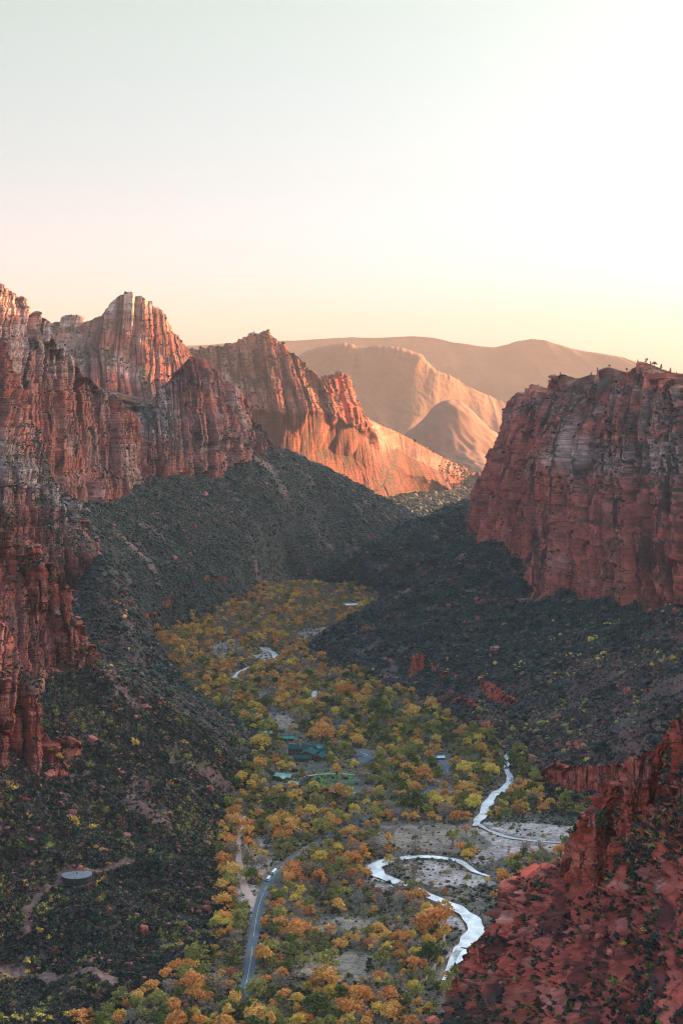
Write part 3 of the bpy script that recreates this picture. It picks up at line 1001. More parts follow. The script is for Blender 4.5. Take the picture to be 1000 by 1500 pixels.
# --- sunlit temple peak
p1_base = [(0, 20, 640, 4700), (.3, 110, 640, 4700), (.6, 220, 640, 4750), (.8, 290, 640, 4900), (1, 330, 640, 5400)]
p1_mid = [(0, 40, 560, 4900), (.2, 90, 545, 4950), (.35, 130, 530, 4980), (.5, 170, 545, 4950), (.65, 215, 560, 4950), (.8, 280, 565, 5050), (1, 325, 590, 5500)]
p1_up = [(0, 55, 520, 5050), (.15, 85, 512, 5100), (.3, 115, 516, 5100), (.42, 145, 505, 5060), (.55, 185, 525, 5020), (.65, 220, 535, 5020), (.8, 272, 530, 5120), (1, 315, 560, 5550)]
p1_top = [(0, 60, 505, 5250), (.08, 76, 474, 5280), (.13, 88, 463, 5290), (.19, 103, 458, 5300), (.25, 117, 461, 5300), (.29, 127, 468, 5290), (.32, 135, 466, 5280), (.37, 146, 457, 5260), (.42, 158, 446, 5240), (.47, 170, 433, 5230), (.52, 183, 424, 5230), (.57, 195, 423, 5230),
          (.62, 208, 433, 5240), (.67, 220, 441, 5250), (.72, 234, 452, 5260), (.77, 246, 468, 5280), (.82, 257, 488, 5300), (.87, 270, 508, 5330), (.92, 284, 522, 5380), (1, 305, 545, 5600)]


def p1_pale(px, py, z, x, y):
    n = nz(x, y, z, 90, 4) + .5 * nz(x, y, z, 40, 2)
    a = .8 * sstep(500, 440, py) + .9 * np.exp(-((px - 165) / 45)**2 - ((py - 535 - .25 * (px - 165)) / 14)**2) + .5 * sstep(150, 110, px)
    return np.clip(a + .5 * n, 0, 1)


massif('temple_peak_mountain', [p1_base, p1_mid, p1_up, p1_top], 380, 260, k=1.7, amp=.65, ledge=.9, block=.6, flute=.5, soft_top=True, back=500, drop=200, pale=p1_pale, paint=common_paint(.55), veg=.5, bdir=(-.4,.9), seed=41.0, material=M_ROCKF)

# --- the watchman-like peak with its sunlit apron
p2_base = [(0, 230, 700, 6300), (.2, 330, 715, 6450), (.35, 420, 735, 6750), (.5, 540, 730, 7500), (.62, 600, 720, 8150), (.75, 650, 716, 8350), (.87, 700, 717, 8450), (1, 760, 716, 8700)]
p2_low = [(0, 230, 640, 6450), (.2, 330, 650, 6500), (.35, 420, 665, 6700), (.5, 520, 676, 7200), (.62, 585, 694, 7950), (.75, 638, 703, 8250), (.87, 690, 710, 8450), (1, 745, 712, 8800)]
p2_mid = [(0, 240, 580, 6600), (.2, 330, 590, 6550), (.35, 420, 610, 6560), (.43, 470, 600, 6650), (.5, 512, 622, 6900), (.56, 545, 640, 7350), (.62, 575, 660, 7850), (.75, 625, 682, 8200), (.87, 680, 699, 8500), (1, 735, 706, 8850)]
p2_top = [(0, 240, 520, 6900), (.07, 262, 512, 6880), (.12, 285, 508, 6860), (.17, 305, 503, 6850), (.21, 325, 505, 6840), (.24, 342, 500, 6830), (.27, 356, 494, 6820), (.30, 370, 487, 6810), (.32, 382, 482, 6800), (.34, 392, 482, 6800), (.36, 402, 491, 6800), (.38, 412, 502, 6800),
          (.40, 424, 510, 6800), (.42, 436, 518, 6800), (.44, 448, 528, 6800), (.455, 458, 542, 6800), (.465, 466, 556, 6800), (.475, 473, 552, 6820), (.49, 484, 550, 6850), (.505, 494, 544, 6900), (.52, 503, 548, 6950), (.535, 512, 568, 7020), (.55, 520, 592, 7120), (.57, 530, 609, 7300),
          (.6, 550, 618, 7600), (.65, 580, 631, 7950), (.7, 605, 644, 8150), (.76, 635, 662, 8320), (.82, 665, 677, 8500), (.9, 700, 692, 8700), (1, 740, 704, 9000)]


def p2_pale(px, py, z, x, y):
    n = nz(x, y, z, 120, 4) + .5 * nz(x, y, z, 50, 2)
    return np.clip(.35 * n + .1, 0, .6)


def p2_paint(m, px, py, G, t):
    x, y, z = G[..., 0], G[..., 1], G[..., 2]
    n = fbm(x / 160, y / 160, z / 160, 4)
    ta = 1 - sstep(.6, .72, t)[:, None]
    m[..., 1] = np.clip(ta * (.3 + .8 * n), 0, .8) + (1 - ta) * .1
    m[..., 2] = ta * .62 + m[..., 2] * (1 - ta)
    m[..., 0] = m[..., 0] * (1 - ta)
    # apron spurs and gullies
    g = -150 * np.abs(perlin(x / 420, y / 600, z / 900)) - 60 * np.abs(perlin(x / 150, y / 260, z / 500 + 5)) - 22 * np.abs(perlin(x / 60, y / 110, z / 300 + 5)) + 60
    G[..., 2] += (ta * g * sstep(0, .25, t)[:, None])
    px, py = proj(G)


massif('watch_peak_mountain', [p2_base, p2_low, p2_mid, p2_top], 640, 380, smask=lambda s: .04 + .96 * (1 - sstep(.555, .60, s)), k=2.1, amp=.75, ledge=.8, block=.8, back=600, drop=200, ts=[0, .35, .68, 1], pale=p2_pale, paint=p2_paint, veg=.4, bdir=(-.5,.85), seed=51.0, material=M_ROCKF, talus=.66)

# --- low hills and hazy mesas beyond
def mounds():
    n = 220
    X, Y = np.meshgrid(np.linspace(-300, 2300, n), np.linspace(8450, 10900, n))
    fl = floor_z(Y) - 6
    Z = 0
    for px, D_, A_, sx, sy in ((637, 9500, 250, 170, 300), (672, 9600, 150, 150, 280), (705, 9650, 190, 230, 330), (588, 9450, 120, 130, 260), (660, 9550, 80, 560, 480), (600, 9000, 60, 160, 200), (700, 9050, 75, 220, 220), (830, 9700, 160, 300, 350)):
        cx_ = (px - 500) / F * D_
        Z = Z + A_ * np.exp(-((X - cx_) / sx)**2 - ((Y - D_) / sy)**2)
    q = sstep(5, 120, Z)
    Z = Z - q * (30 * np.abs(perlin(X / 190, Y / 190, 0 * X + 4)) + 18 * np.abs(perlin(X / 70, Y / 70, 0 * X + 4)) - 14)
    v = np.stack([X, Y, fl + Z], -1).reshape(-1, 3)
    link('far_hill', new_mesh('far_hill', v, grid_faces(n, n), [M_ROCKH], smooth=True), kind='structure')
    SURF.append(v.reshape(n, n, 3))


mounds()
f_base = [(0, 380, 700, 11000), (.5, 600, 700, 11200), (1, 950, 700, 12000)]
f_mid = [(0, 390, 600, 11600), (.3, 500, 590, 11600), (.5, 600, 610, 11700), (.7, 690, 640, 11900), (1, 950, 680, 12400)]
f_top = [(0, 400, 545, 12000), (.06, 430, 525, 12000), (.12, 458, 512, 12000), (.18, 480, 506, 12000), (.23, 497, 503, 12000), (.28, 512, 504, 12000), (.31, 522, 511, 12000), (.36, 545, 507, 12000), (.41, 568, 507, 12000), (.45, 590, 511, 12000), (.49, 608, 517, 12000),
         (.52, 622, 530, 12000), (.55, 635, 542, 12000), (.6, 655, 547, 12050), (.65, 675, 556, 12100), (.7, 698, 570, 12200), (.76, 725, 582, 12300), (.84, 760, 592, 12400), (1, 950, 640, 12700)]
massif('hazy_mesa_mountain', [f_base, f_mid, f_top], 520, 200, relief=1.0, k=2.6, amp=.7, ledge=.1, block=0, flute=.15, rough=.8, smooth_sh=True, back=900, drop=200, veg=.4, seed=71.0, material=M_ROCKH)
g_base = [(0, 100, 690, 15500), (.5, 600, 690, 15500), (1, 1350, 690, 15800)]
g_mid = [(0, 100, 560, 16200), (.5, 600, 560, 16200), (.7, 850, 570, 16200), (1, 1350, 620, 16500)]
g_top = [(0, 60, 508, 16800), (.2, 285, 504, 16800), (.27, 345, 500, 16800), (.33, 410, 496, 16800), (.4, 500, 492, 16800), (.46, 560, 491, 16800), (.5, 608, 489, 16800), (.53, 635, 491, 16800), (.56, 660, 497, 16800), (.59, 690, 503, 16800),
         (.62, 722, 507, 16800), (.64, 742, 503, 16800), (.66, 758, 497, 16800), (.68, 775, 493, 16800), (.70, 795, 495, 16800), (.73, 822, 505, 16800), (.76, 850, 512, 16800), (.79, 880, 517, 16800), (.82, 905, 521, 16800), (.85, 930, 529, 16800), (.88, 960, 537, 16800), (.92, 1000, 551, 16800), (1, 1350, 600, 16800)]
massif('horizon_mesa_mountain', [g_base, g_mid, g_top], 520, 150, relief=1.2, k=3.5, amp=.3, ledge=.1, block=0, flute=.3, back=1200, drop=200, veg=.4, seed=81.0, material=M_ROCKH, soft_top=True)

# --- near spur, lower right
s_base = [(0, 620, 1680, 1010), (.2, 700, 1660, 900), (.4, 800, 1660, 760), (.6, 900, 1680, 660), (.8, 1000, 1700, 600), (1, 1200, 1720, 540)]
s_low = [(0, 625, 1600, 1060), (.1, 672, 1520, 1030), (.2, 712, 1500, 960), (.4, 800, 1480, 850), (.6, 900, 1450, 780), (.8, 1000, 1430, 720), (1, 1200, 1400, 650)]
s_top = [(0, 612, 1560, 1110), (.04, 640, 1500, 1105), (.06, 668, 1478, 1095), (.09, 694, 1458, 1088), (.12, 708, 1430, 1078), (.15, 716, 1400, 1070), (.175, 726, 1382, 1060), (.2, 740, 1356, 1050), (.23, 748, 1340, 1040), (.26, 762, 1342, 1030), (.29, 776, 1330, 1020), (.31, 783, 1298, 1015), (.33, 792, 1282, 1010),
         (.36, 806, 1282, 1000), (.39, 820, 1264, 990), (.42, 838, 1258, 980), (.45, 856, 1255, 970), (.5, 880, 1250, 955), (.56, 905, 1250, 940), (.7, 960, 1240, 900), (.8, 1000, 1220, 870), (1, 1200, 1150, 780)]


def s_pale(px, py, z, x, y):
    n = nz(x, y, z, 16, 4) + .5 * nz(x, y, z, 7, 2)
    return np.clip(.35 * n + .05, 0, .55)


def s_paint(m, px, py, G, t):
    x, y, z = G[..., 0], G[..., 1], G[..., 2]
    n = nz(x, y, z, 28, 5) + .5 * nz(x, y, z, 10, 6)
    m[..., 1] = np.maximum(m[..., 1], np.clip(n * .6 - .25, 0, 1) * (1 - .7 * np.exp(-((px - 730) / 40)**2 - ((py - 1400) / 50)**2)))
    m[..., 1] = np.maximum(m[..., 1], sstep(1435, 1475, py) * sstep(800, 700, px))
    m[..., 2] = sstep(.25, .9, n) * .25


massif('spur_mountain', [s_base, s_low, s_top], 720, 560, k=.27, amp=1.45, ledge=3.0, flute=.4, hs=.55, stain_k=.25, rough=2.0, back=60, drop=130, pale=s_pale, paint=s_paint, veg=.8, bdir=(.8,.6), seed=91.0, material=M_ROCKN, bury=20)
c_base = [(0, 845, 1400, 930), (.12, 866, 1385, 905), (.3, 900, 1365, 880), (.5, 940, 1345, 850), (.7, 985, 1330, 815), (.85, 1040, 1320, 780), (1, 1200, 1310, 700)]
c_mid = [(0, 850, 1300, 965), (.12, 864, 1280, 925), (.3, 898, 1265, 905), (.5, 940, 1240, 875), (.7, 985, 1210, 845), (.85, 1040, 1190, 810), (1, 1200, 1170, 730)]
c_top = [(0, 862, 1250, 1000), (.04, 863, 1215, 975), (.08, 866, 1192, 960), (.12, 875, 1186, 950), (.16, 884, 1183, 945), (.2, 892, 1186, 940), (.235, 897, 1205, 938), (.26, 902, 1190, 936), (.28, 905, 1160, 934), (.31, 910, 1138, 931), (.35, 918, 1120, 927), (.4, 928, 1108, 922), (.45, 940, 1102, 916),
         (.5, 954, 1097, 910), (.54, 966, 1101, 905), (.58, 974, 1112, 902), (.6, 980, 1100, 900), (.63, 986, 1060, 896), (.67, 991, 1050, 892), (.71, 998, 1045, 888), (.78, 1020, 1030, 875), (.88, 1070, 1000, 850), (1, 1200, 940, 800)]


def c_paint(m, px, py, G, t):
    x, y, z = G[..., 0], G[..., 1], G[..., 2]
    n = nz(x, y, z, 25, 5) + .5 * nz(x, y, z, 9, 6)
    m[..., 1] = np.maximum(m[..., 1], np.clip(n * .8 - .2, 0, .9))
    m[..., 2] = sstep(.2, .9, n) * .25


massif('tower_cliff_mountain', [c_base, c_mid, c_top], 620, 560, k=.28, amp=1.0, ledge=1.9, hs=.6, stain_k=.3, rough=2, flute=1.0, back=70, drop=120, pale=s_pale, paint=c_paint, veg=.7, bdir=(.8,.6), seed=101.0, material=M_ROCKN, bury=25)

for lf, rt, cr, D_, sd_ in (
    ([(858, 1318), (862, 1270), (864, 1210)], [(903, 1318), (902, 1270), (898, 1215)], [(865, 1196), (870, 1188), (878, 1183), (887, 1182), (894, 1186), (898, 1200)], 915, 121),
    ([(898, 1335), (900, 1250), (906, 1165)], [(985, 1335), (982, 1250), (975, 1130)], [(907, 1150), (914, 1128), (922, 1112), (934, 1106), (944, 1098), (956, 1095), (968, 1099), (975, 1114)], 898, 122),
    ([(972, 1330), (976, 1230), (984, 1110)], [(1080, 1330), (1070, 1200), (1060, 1060)], [(986, 1075), (989, 1054), (993, 1047), (1000, 1044), (1015, 1040), (1035, 1030), (1060, 1024)], 872, 123),
    ([(905, 1360), (912, 1325), (920, 1290)], [(962, 1365), (955, 1330), (950, 1295)], [(922, 1275), (930, 1262), (940, 1262), (948, 1278)], 868, 129),
    ([(776, 1345), (780, 1320), (782, 1300)], [(808, 1345), (806, 1320), (805, 1300)], [(782, 1288), (788, 1282), (797, 1281), (805, 1286)], 985, 124),
    ([(806, 1375), (812, 1350), (818, 1322)], [(842, 1375), (840, 1350), (838, 1322)], [(818, 1312), (824, 1300), (832, 1298), (838, 1308)], 952, 125),
    ([(838, 1385), (842, 1355), (846, 1322)], [(880, 1380), (878, 1350), (876, 1322)], [(846, 1312), (855, 1304), (866, 1303), (876, 1310)], 932, 126),
    ([(722, 1400), (728, 1380), (732, 1358)], [(764, 1400), (760, 1380), (756, 1358)], [(732, 1348), (738, 1338), (748, 1337), (756, 1346)], 1020, 127),
    ([(694, 1452), (696, 1425), (700, 1395)], [(724, 1460), (722, 1430), (720, 1395)], [(700, 1384), (704, 1376), (711, 1373), (719, 1382)], 1052, 128),
    ([(708, 1462), (712, 1420), (716, 1390)], [(742, 1465), (742, 1425), (738, 1390)], [(716, 1378), (722, 1368), (731, 1366), (738, 1376)], 1022, 130),
    ([(748, 1460), (752, 1435), (757, 1412)], [(792, 1462), (790, 1435), (786, 1412)], [(757, 1404), (764, 1397), (776, 1398), (786, 1406)], 965, 131),
    ([(818, 1440), (822, 1420), (826, 1402)], [(850, 1440), (848, 1420), (846, 1402)], [(826, 1394), (832, 1388), (840, 1390), (846, 1398)], 912, 132),
    ([(770, 1515), (776, 1490), (780, 1470)], [(806, 1515), (804, 1490), (800, 1472)], [(780, 1462), (787, 1456), (795, 1458), (800, 1466)], 895, 133)):
    spire('crag_mountain', lf, rt, cr, D_ - 14, sd_, k=.17 if sd_ not in (122, 123) else .26, wrap=26)

# --- long canyon rim to the west, whose evening shadow fills the valley
def rim():
    pl = [(2300, -1200, 960), (2300, 1600, 990), (2350, 3200, 1060), (2450, 4800, 1110), (2600, 5800, 1090), (2750, 6600, 1030), (2850, 7200, 880), (2900, 7600, 500), (2950, 8000, 60)]
    pl = np.array(pl, float)
    n = 160
    s = np.linspace(0, 1, n)
    sk = np.linspace(0, 1, len(pl))
    top = np.stack([np.interp(s, sk, pl[:, i]) for i in range(3)], -1)
    rows = []
    prof = [(-380, 0), (-200, .2), (-90, .5), (-60, .8), (0, 1.0), (500, .96), (700, .5), (900, 0)]
    pr = np.array(prof)
    tt = np.linspace(0, len(prof) - 1, 90)
    for q in tt:
        ox = np.interp(q, range(len(prof)), pr[:, 0])
        hz = np.interp(q, range(len(prof)), pr[:, 1])
        r = top.copy()
        r[:, 0] += ox
        zb = np.minimum(60.0, top[:, 2])
        r[:, 2] = zb + (top[:, 2] - zb) * hz - (1 - hz) * 60
        rows.append(r)
    G = np.stack(rows, 0)
    x, y, z = G[..., 0], G[..., 1], G[..., 2]
    G[..., 0] += 45 * np.abs(perlin(y / 200, z / 900, x / 400)) + 18 * perlin(y / 60, z / 200, x / 100)
    G[..., 2] += 14 * perlin(y / 150, x / 150, 0 * x) + 30 * perlin(y / 500, x / 900, 0 * x)
    m = np.zeros(G.shape)
    m[..., 1] = .3
    me = new_mesh('rim', G.reshape(-1, 3), grid_faces(G.shape[0], n), [M_ROCK], smooth=True, attrs={'mask': m.reshape(-1, 3), 'rockpos': G.reshape(-1, 3)})
    link('west_rim_mountain', me, kind='structure')


rim()
print('rock', round(time.time() - T0, 1))

# ------------------------------------------------------------------ small red ledges on the slopes
def ledge_band(name, pts, hpx, seed, k=.3, amp=.5, n=140, nt=46, start=700):
    m = len(pts)
    base, top = [], []
    for i, (px, py) in enumerate(pts):
        D = bench_D(px, py + 3, start)
        s = i / (m - 1)
        h = hpx if np.isscalar(hpx) else hpx[i]
        base.append((s, px, py + 3, D - 2))
        top.append((s, px + 1, py - h, D + 10))
    massif(name, [base, top], n, nt, k=k, amp=amp, ledge=.8, flute=.8, back=22, drop=22, pale=lambda px, py, z, x, y: np.clip(.5 * nz(x, y, z, 12, seed), 0, .5),
           veg=.5, seed=seed, bury=12, blur=1, material=M_ROCKN)


ledge_band('red_ledge_hill', [(622, 975), (640, 984), (660, 993), (690, 1003), (715, 1015), (740, 1028), (768, 1036)], [3, 8, 7, 9, 16, 12, 6], 201, k=.35, n=200)
ledge_band('red_ledge_hill', [(598, 985), (606, 984), (618, 978), (626, 972)], [6, 26, 22, 4], 203, k=.35)
ledge_band('red_ledge_hill', [(510, 924), (530, 922), (548, 926), (566, 932)], [2, 5, 5, 2], 205)
ledge_band('red_ledge_hill', [(792, 1140), (812, 1152), (835, 1160), (870, 1160), (905, 1150), (940, 1140)], [10, 36, 40, 40, 34, 20], 207, k=.4, n=240, nt=90)
ledge_band('red_ledge_hill', [(640, 1012), (665, 1022), (690, 1034), (712, 1046)], [2, 6, 8, 3], 221, k=.3)
ledge_band('red_ledge_hill', [(770, 1090), (800, 1098), (840, 1096), (880, 1088)], [3, 9, 11, 4], 223, k=.35)
ledge_band('red_ledge_hill', [(860, 1012), (890, 1018), (930, 1012), (960, 1004)], [2, 5, 7, 2], 225, k=.3)
ledge_band('red_ledge_hill', [(560, 905), (580, 900), (600, 905)], [2, 4, 2], 227, k=.25)
ledge_band('red_ledge_hill', [(800, 1178), (840, 1182), (880, 1176)], [3, 8, 3], 229, k=.3)
ledge_band('red_ledge_hill', [(690, 1062), (720, 1068), (748, 1060)], [4, 9, 3], 209)
ledge_band('red_ledge_hill', [(200, 903), (215, 905), (230, 900)], [2, 6, 3], 211, k=.25, start=2500)
ledge_band('red_ledge_hill', [(298, 845), (315, 848), (330, 846)], [2, 5, 2], 212, k=.25, start=2500)
ledge_band('red_ledge_hill', [(22, 1180), (38, 1196), (52, 1206), (64, 1206)], [8, 30, 26, 6], 213, k=.3)
ledge_band('red_ledge_hill', [(66, 1140), (80, 1142), (98, 1138)], [6, 22, 6], 215, k=.25)
ledge_band('red_ledge_hill', [(235, 880), (250, 884), (264, 882)], [3, 9, 3], 217, k=.3)
print('ledges', round(time.time() - T0, 1))

# ------------------------------------------------------------------ what hides what, as seen from the camera
CELL = 3
BW, BH = 1200 // CELL, 1650 // CELL
zb = np.full(BW * BH, 1e9)
for G in SURF:
    p = G.reshape(-1, 3)
    px, py = proj(p)
    ix, iy = ((px + 100) / CELL).astype(int), (py / CELL).astype(int)
    ok = (ix >= 0) & (ix < BW) & (iy >= 0) & (iy < BH)
    np.minimum.at(zb, iy[ok] * BW + ix[ok], p[ok, 1])


def visible(p, lift=2.0):
    q = p.copy()
    q[:, 2] += lift
    px, py = proj(q)
    ix, iy = ((px + 100) / CELL).astype(int), (py / CELL).astype(int)
    ok = (ix >= 0) & (ix < BW) & (iy >= 0) & (iy < BH)
    r = np.zeros(len(p), bool)
    r[ok] = q[ok, 1] < zb[iy[ok] * BW + ix[ok]] * 1.012 + 12
    return r, px, py


# ------------------------------------------------------------------ foliage building
def quads_at(c, size, rng, flat=.0):
    """one small randomly turned leaf clump per centre"""
    n = len(c)
    a = rng.normal(size=(n, 3))
    a[:, 2] *= 1 - flat
    a /= np.linalg.norm(a, axis=1)[:, None]
    b = rng.normal(size=(n, 3))
    b -= (b * a).sum(1)[:, None] * a
    b /= np.linalg.norm(b, axis=1)[:, None]
    s = (size * rng.uniform(.6, 1.3, n))[:, None]
    a, b = a * s, b * s * .8
    v = np.stack([c - a, c - b * .9 + a * .2, c + a, c + b], 1)
    return v.reshape(-1, 3)


def tube(pts, rad, n=5):
    pts = np.array(pts, float)
    v, f = [], []
    for i, p in enumerate(pts):
        d = pts[min(i + 1, len(pts) - 1)] - pts[max(i - 1, 0)]
        d /= np.linalg.norm(d) + 1e-9
        u = np.cross(d, (.3, .9, .2))
        u /= np.linalg.norm(u)
        w_ = np.cross(d, u)
        for k in range(n):
            a = 2 * math.pi * k / n
            v.append(p + (u * math.cos(a) + w_ * math.sin(a)) * rad[i])
    for i in range(len(pts) - 1):
        for k in range(n):
            f.append((i * n + k, i * n + (k + 1) % n, (i + 1) * n + (k + 1) % n, (i + 1) * n + k))
    return np.array(v), np.array(f)


def join(parts):
    V, Fs, off = [], [], 0
    for v, f in parts:
        V.append(v)
        Fs.append(f + off)
        off += len(v)
    return np.concatenate(V), np.concatenate(Fs)


def qf(n):
    return np.arange(n * 4).reshape(-1, 4)


def crown_blobs(rng, h=13.0, r=5.5, n=9):
    tall = rng.uniform(.85, 1.15)
    """blob centres and radii of a broad cottonwood crown"""
    out = []
    for i in range(n):
        a = i * 2.4 + rng.uniform(-.5, .5)
        q = math.sqrt((i + .5) / n) * r * rng.uniform(.60, .88)
        zc = h * tall * (.76 - .34 * (q / r)**2) + rng.uniform(-2.4, 1.0)
        if i > n * .6 and rng.random() < .4:
            zc -= h * .2
        out.append((q * math.cos(a), q * math.sin(a), zc, r * rng.uniform(.24, .46)))
    return out


def cottonwood_proto(seed, nq, size, bare=0.0, h=13.0, r=5.5, nb=10, conical=False):
    rng = np.random.default_rng(seed)
    bl = crown_blobs(rng, h, r, nb)
    if conical:
        bl = [(rng.normal() * .4, rng.normal() * .4, h * (.12 + .8 * i / nb), r * (1.0 - .8 * i / nb) * .8) for i in range(nb)]
    parts = [tube([(0, 0, -1.5), (.15, .1, h * .18), (.1, -.2, h * .38), (.3, .1, h * .6)], [.5, .4, .3, .14], 6)]
    for (x, y, z, rr) in bl[::2] if not bare else bl:
        z0 = h * rng.uniform(.16, .34)
        parts.append(tube([(0.1, 0, z0), (x * .45, y * .45, z0 + (z - z0) * .55), (x * .95, y * .95, z + rr * (.4 if bare else .0))], [.24, .15, .05], 4))
        if bare:
            for k in range(4):
                q = np.array([x, y, z]) * rng.uniform(.6, .95)
                e = q + rng.normal(size=3) * (1.5, 1.5, 1.2) + (0, 0, 1.6)
                parts.append(tube([q, e], [.09, .03], 3))
    trunk = join(parts)
    P = []
    per = max(3, nq // len(bl))
    for (x, y, z, rr) in bl:
        d = rng.normal(size=(per, 3))
        d[:, 2] = np.abs(d[:, 2]) * 1.0 - .35
        d /= np.linalg.norm(d, axis=1)[:, None]
        rad = rr * rng.uniform(.55, 1.12, per)[:, None]
        P.append(np.array([x, y, z]) + d * rad * (1, 1, .85))
    P = np.concatenate(P)
    crown = (quads_at(P, np.full(len(P), size), rng), qf(len(P)))
    return trunk, crown


def bush_proto(seed, nq, size):
    rng = np.random.default_rng(seed)
    d = rng.normal(size=(nq, 3))
    d[:, 2] = np.abs(d[:, 2])
    d /= np.linalg.norm(d, axis=1)[:, None]
    lob = 1 + .35 * np.sin(d[:, 0] * 5 + seed) * np.cos(d[:, 1] * 4 + seed)
    P = d * (rng.uniform(.55, 1.0, nq) * lob)[:, None] * (1, 1, .95)
    return quads_at(P, np.full(nq, size), rng), qf(nq)


_ico = []


def low_bush(seed):
    """closed lumpy shrub: 20 faces"""
    rng = np.random.default_rng(seed)
    t = (1 + 5**.5) / 2
    v = np.array([(-1, t, 0), (1, t, 0), (-1, -t, 0), (1, -t, 0), (0, -1, t), (0, 1, t), (0, -1, -t), (0, 1, -t), (t, 0, -1), (t, 0, 1), (-t, 0, -1), (-t, 0, 1)], float)
    v /= np.linalg.norm(v[0])
    f = np.array([(0, 11, 5), (0, 5, 1), (0, 1, 7), (0, 7, 10), (0, 10, 11), (1, 5, 9), (5, 11, 4), (11, 10, 2), (10, 7, 6), (7, 1, 8), (3, 9, 4), (3, 4, 2), (3, 2, 6), (3, 6, 8), (3, 8, 9), (4, 9, 5), (2, 4, 11), (6, 2, 10), (8, 6, 7), (9, 8, 1)])
    v *= rng.uniform(.6, 1.25, (12, 1))
    v[:, 2] = v[:, 2] * .8 + .35
    return v, f


def scatter_mesh(protos, pos, scl, rot, zsc=1.0):
    """merge transformed copies: protos list of (v, f); choice by index modulo"""
    V, Fs, off = [], [], 0
    n = len(pos)
    which = np.arange(n) % len(protos)
    ids = []
    for k, (v, f) in enumerate(protos):
        s = np.nonzero(which == k)[0]
        if len(s) == 0:
            continue
        c, sn = np.cos(rot[s]), np.sin(rot[s])
        x = v[None, :, 0] * c[:, None] - v[None, :, 1] * sn[:, None]
        y = v[None, :, 0] * sn[:, None] + v[None, :, 1] * c[:, None]
        z = np.broadcast_to(v[None, :, 2] * zsc, x.shape)
        q = np.stack([x, y, z], -1) * scl[s, None, None] + pos[s, None, :]
        V.append(q.reshape(-1, 3).astype(np.float32))
        ff = f[None] + (np.arange(len(s)) * len(v))[:, None, None] + off
        Fs.append(ff.reshape(-1, f.shape[1]).astype(np.int32))
        ids.append(np.repeat(s, len(f)))
        off += len(s) * len(v)
    return np.concatenate(V), np.concatenate(Fs), np.concatenate(ids)


# ------------------------------------------------------------------ where the valley trees stand
KINDS = ['orange', 'amber', 'gold', 'olive', 'green', 'brown', 'grey', 'russet']
ZONES = [  # py, weights
    (860, (.02, .15, .06, .12, .03, .34, .30, 0)), (930, (.06, .20, .08, .16, .03, .24, .26, 0)), (985, (.14, .26, .10, .15, .03, .17, .18, 0)),
    (1030, (.08, .15, .1, .31, .14, .09, .13, 0)), (1080, (.03, .09, .13, .42, .24, .03, .06, 0)), (1140, (.05, .12, .17, .36, .20, .06, .03, .01)),
    (1190, (.09, .17, .16, .27, .12, .10, .08, .01)), (1260, (.17, .17, .11, .20, .07, .17, .10, .01)), (1350, (.19, .16, .08, .19, .08, .18, .10, .02)),
    (1410, (.14, .14, .10, .29, .14, .12, .06, .01)), (1500, (.16, .15, .11, .27, .12, .13, .04, .02))]
zpy = np.array([z[0] for z in ZONES], float)
zw = np.array([z[1] for z in ZONES])


def line_clear(x, y, lines, marg):
    d = np.full(len(x), 1e9)
    for l in lines:
        d = np.minimum(d, dist_line(x, y, l))
    return d > marg


SPECIAL = [  # photo point of the trunk foot, kind, scale, description
    (493, 1141, 'amber', 1.35, 'big rounded orange cottonwood standing alone on the green lawn edge'),
    (589, 1168, 'green', 1.3, 'large dark green round-headed tree beside the middle road junction'),
    (606, 1424, 'orange', 1.15, 'brightest orange cottonwood near the thin footpaths west of the forked river tip'),
    (776, 1122, 'orange', 1.2, 'bright orange cottonwood at the head of the upper river beneath the red ledges'),
    (556, 1112, 'russet', 1.0, 'russet cottonwood beside the lodge parking area'),
    (632, 1126, 'green', 1.25, 'deep green cottonwood beside the short blue road stretch near the river'),
    (626, 1392, 'gold', 1.15, 'golden cottonwood beside the thin footpath above the fork of the river'),
    (648, 1378, 'gold', 1.0, 'yellow cottonwood just left of the narrow grey-green river bank scrub'),
    (462, 1375, 'orange', .9, 'small orange cottonwood in the brown leafless grove'),
    (612, 1325, 'amber', 1.1, 'wide amber cottonwood overhanging the white river bend'),
    (385, 1060, 'green', .6, 'small dark tree alone in the tan field by the upper road'),
    (360, 1290, 'olive', 1.0, 'olive tree between the pale trail and the road meadow'),
    (385, 1262, 'gold', 1.0, 'yellow green tree at the top of the road meadow'),
    (372, 1254, 'gold', .9, 'golden tree beside the pale trail above the meadow'),
    (424, 1295, 'amber', 1.0, 'orange tree right of the two shuttle buses'),
    (434, 1282, 'orange', .9, 'bright orange tree across the road from the shuttle buses'),
    (420, 1308, 'olive', .9, 'round olive tree right below the shuttle buses'),
    (683, 1262, 'gold', 1.0, 'golden tree standing on the gravel between the two river arms'),
    (676, 1250, 'orange', 1.0, 'orange tree at the east end of the bare meadow'),
    (690, 1256, 'amber', .9, 'amber tree on the gravel bank between the river arms'),
    (822, 1190, 'gold', 1.1, 'golden tree at the foot of the red ledges beside the side channel'),
    (806, 1186, 'amber', 1.0, 'amber tree at the foot of the red ledges'),
    (850, 1196, 'olive', 1.1, 'olive tree at the east end of the side channel flat'),
    (738, 1330, 'gold', 1.2, 'tall golden tree against the red spur beside the river'),
    (725, 1322, 'amber', 1.0, 'amber tree on the river bank beside the red spur'),
    (752, 1300, 'gold', 1.0, 'yellow tree in the dark hollow under the red spur'),
    (748, 1276, 'olive', 1.1, 'olive tree at the foot of the spur near the gravel flat'),
    (735, 1290, 'amber', 1.1, 'amber tree on the river flat below the gravel'),
]
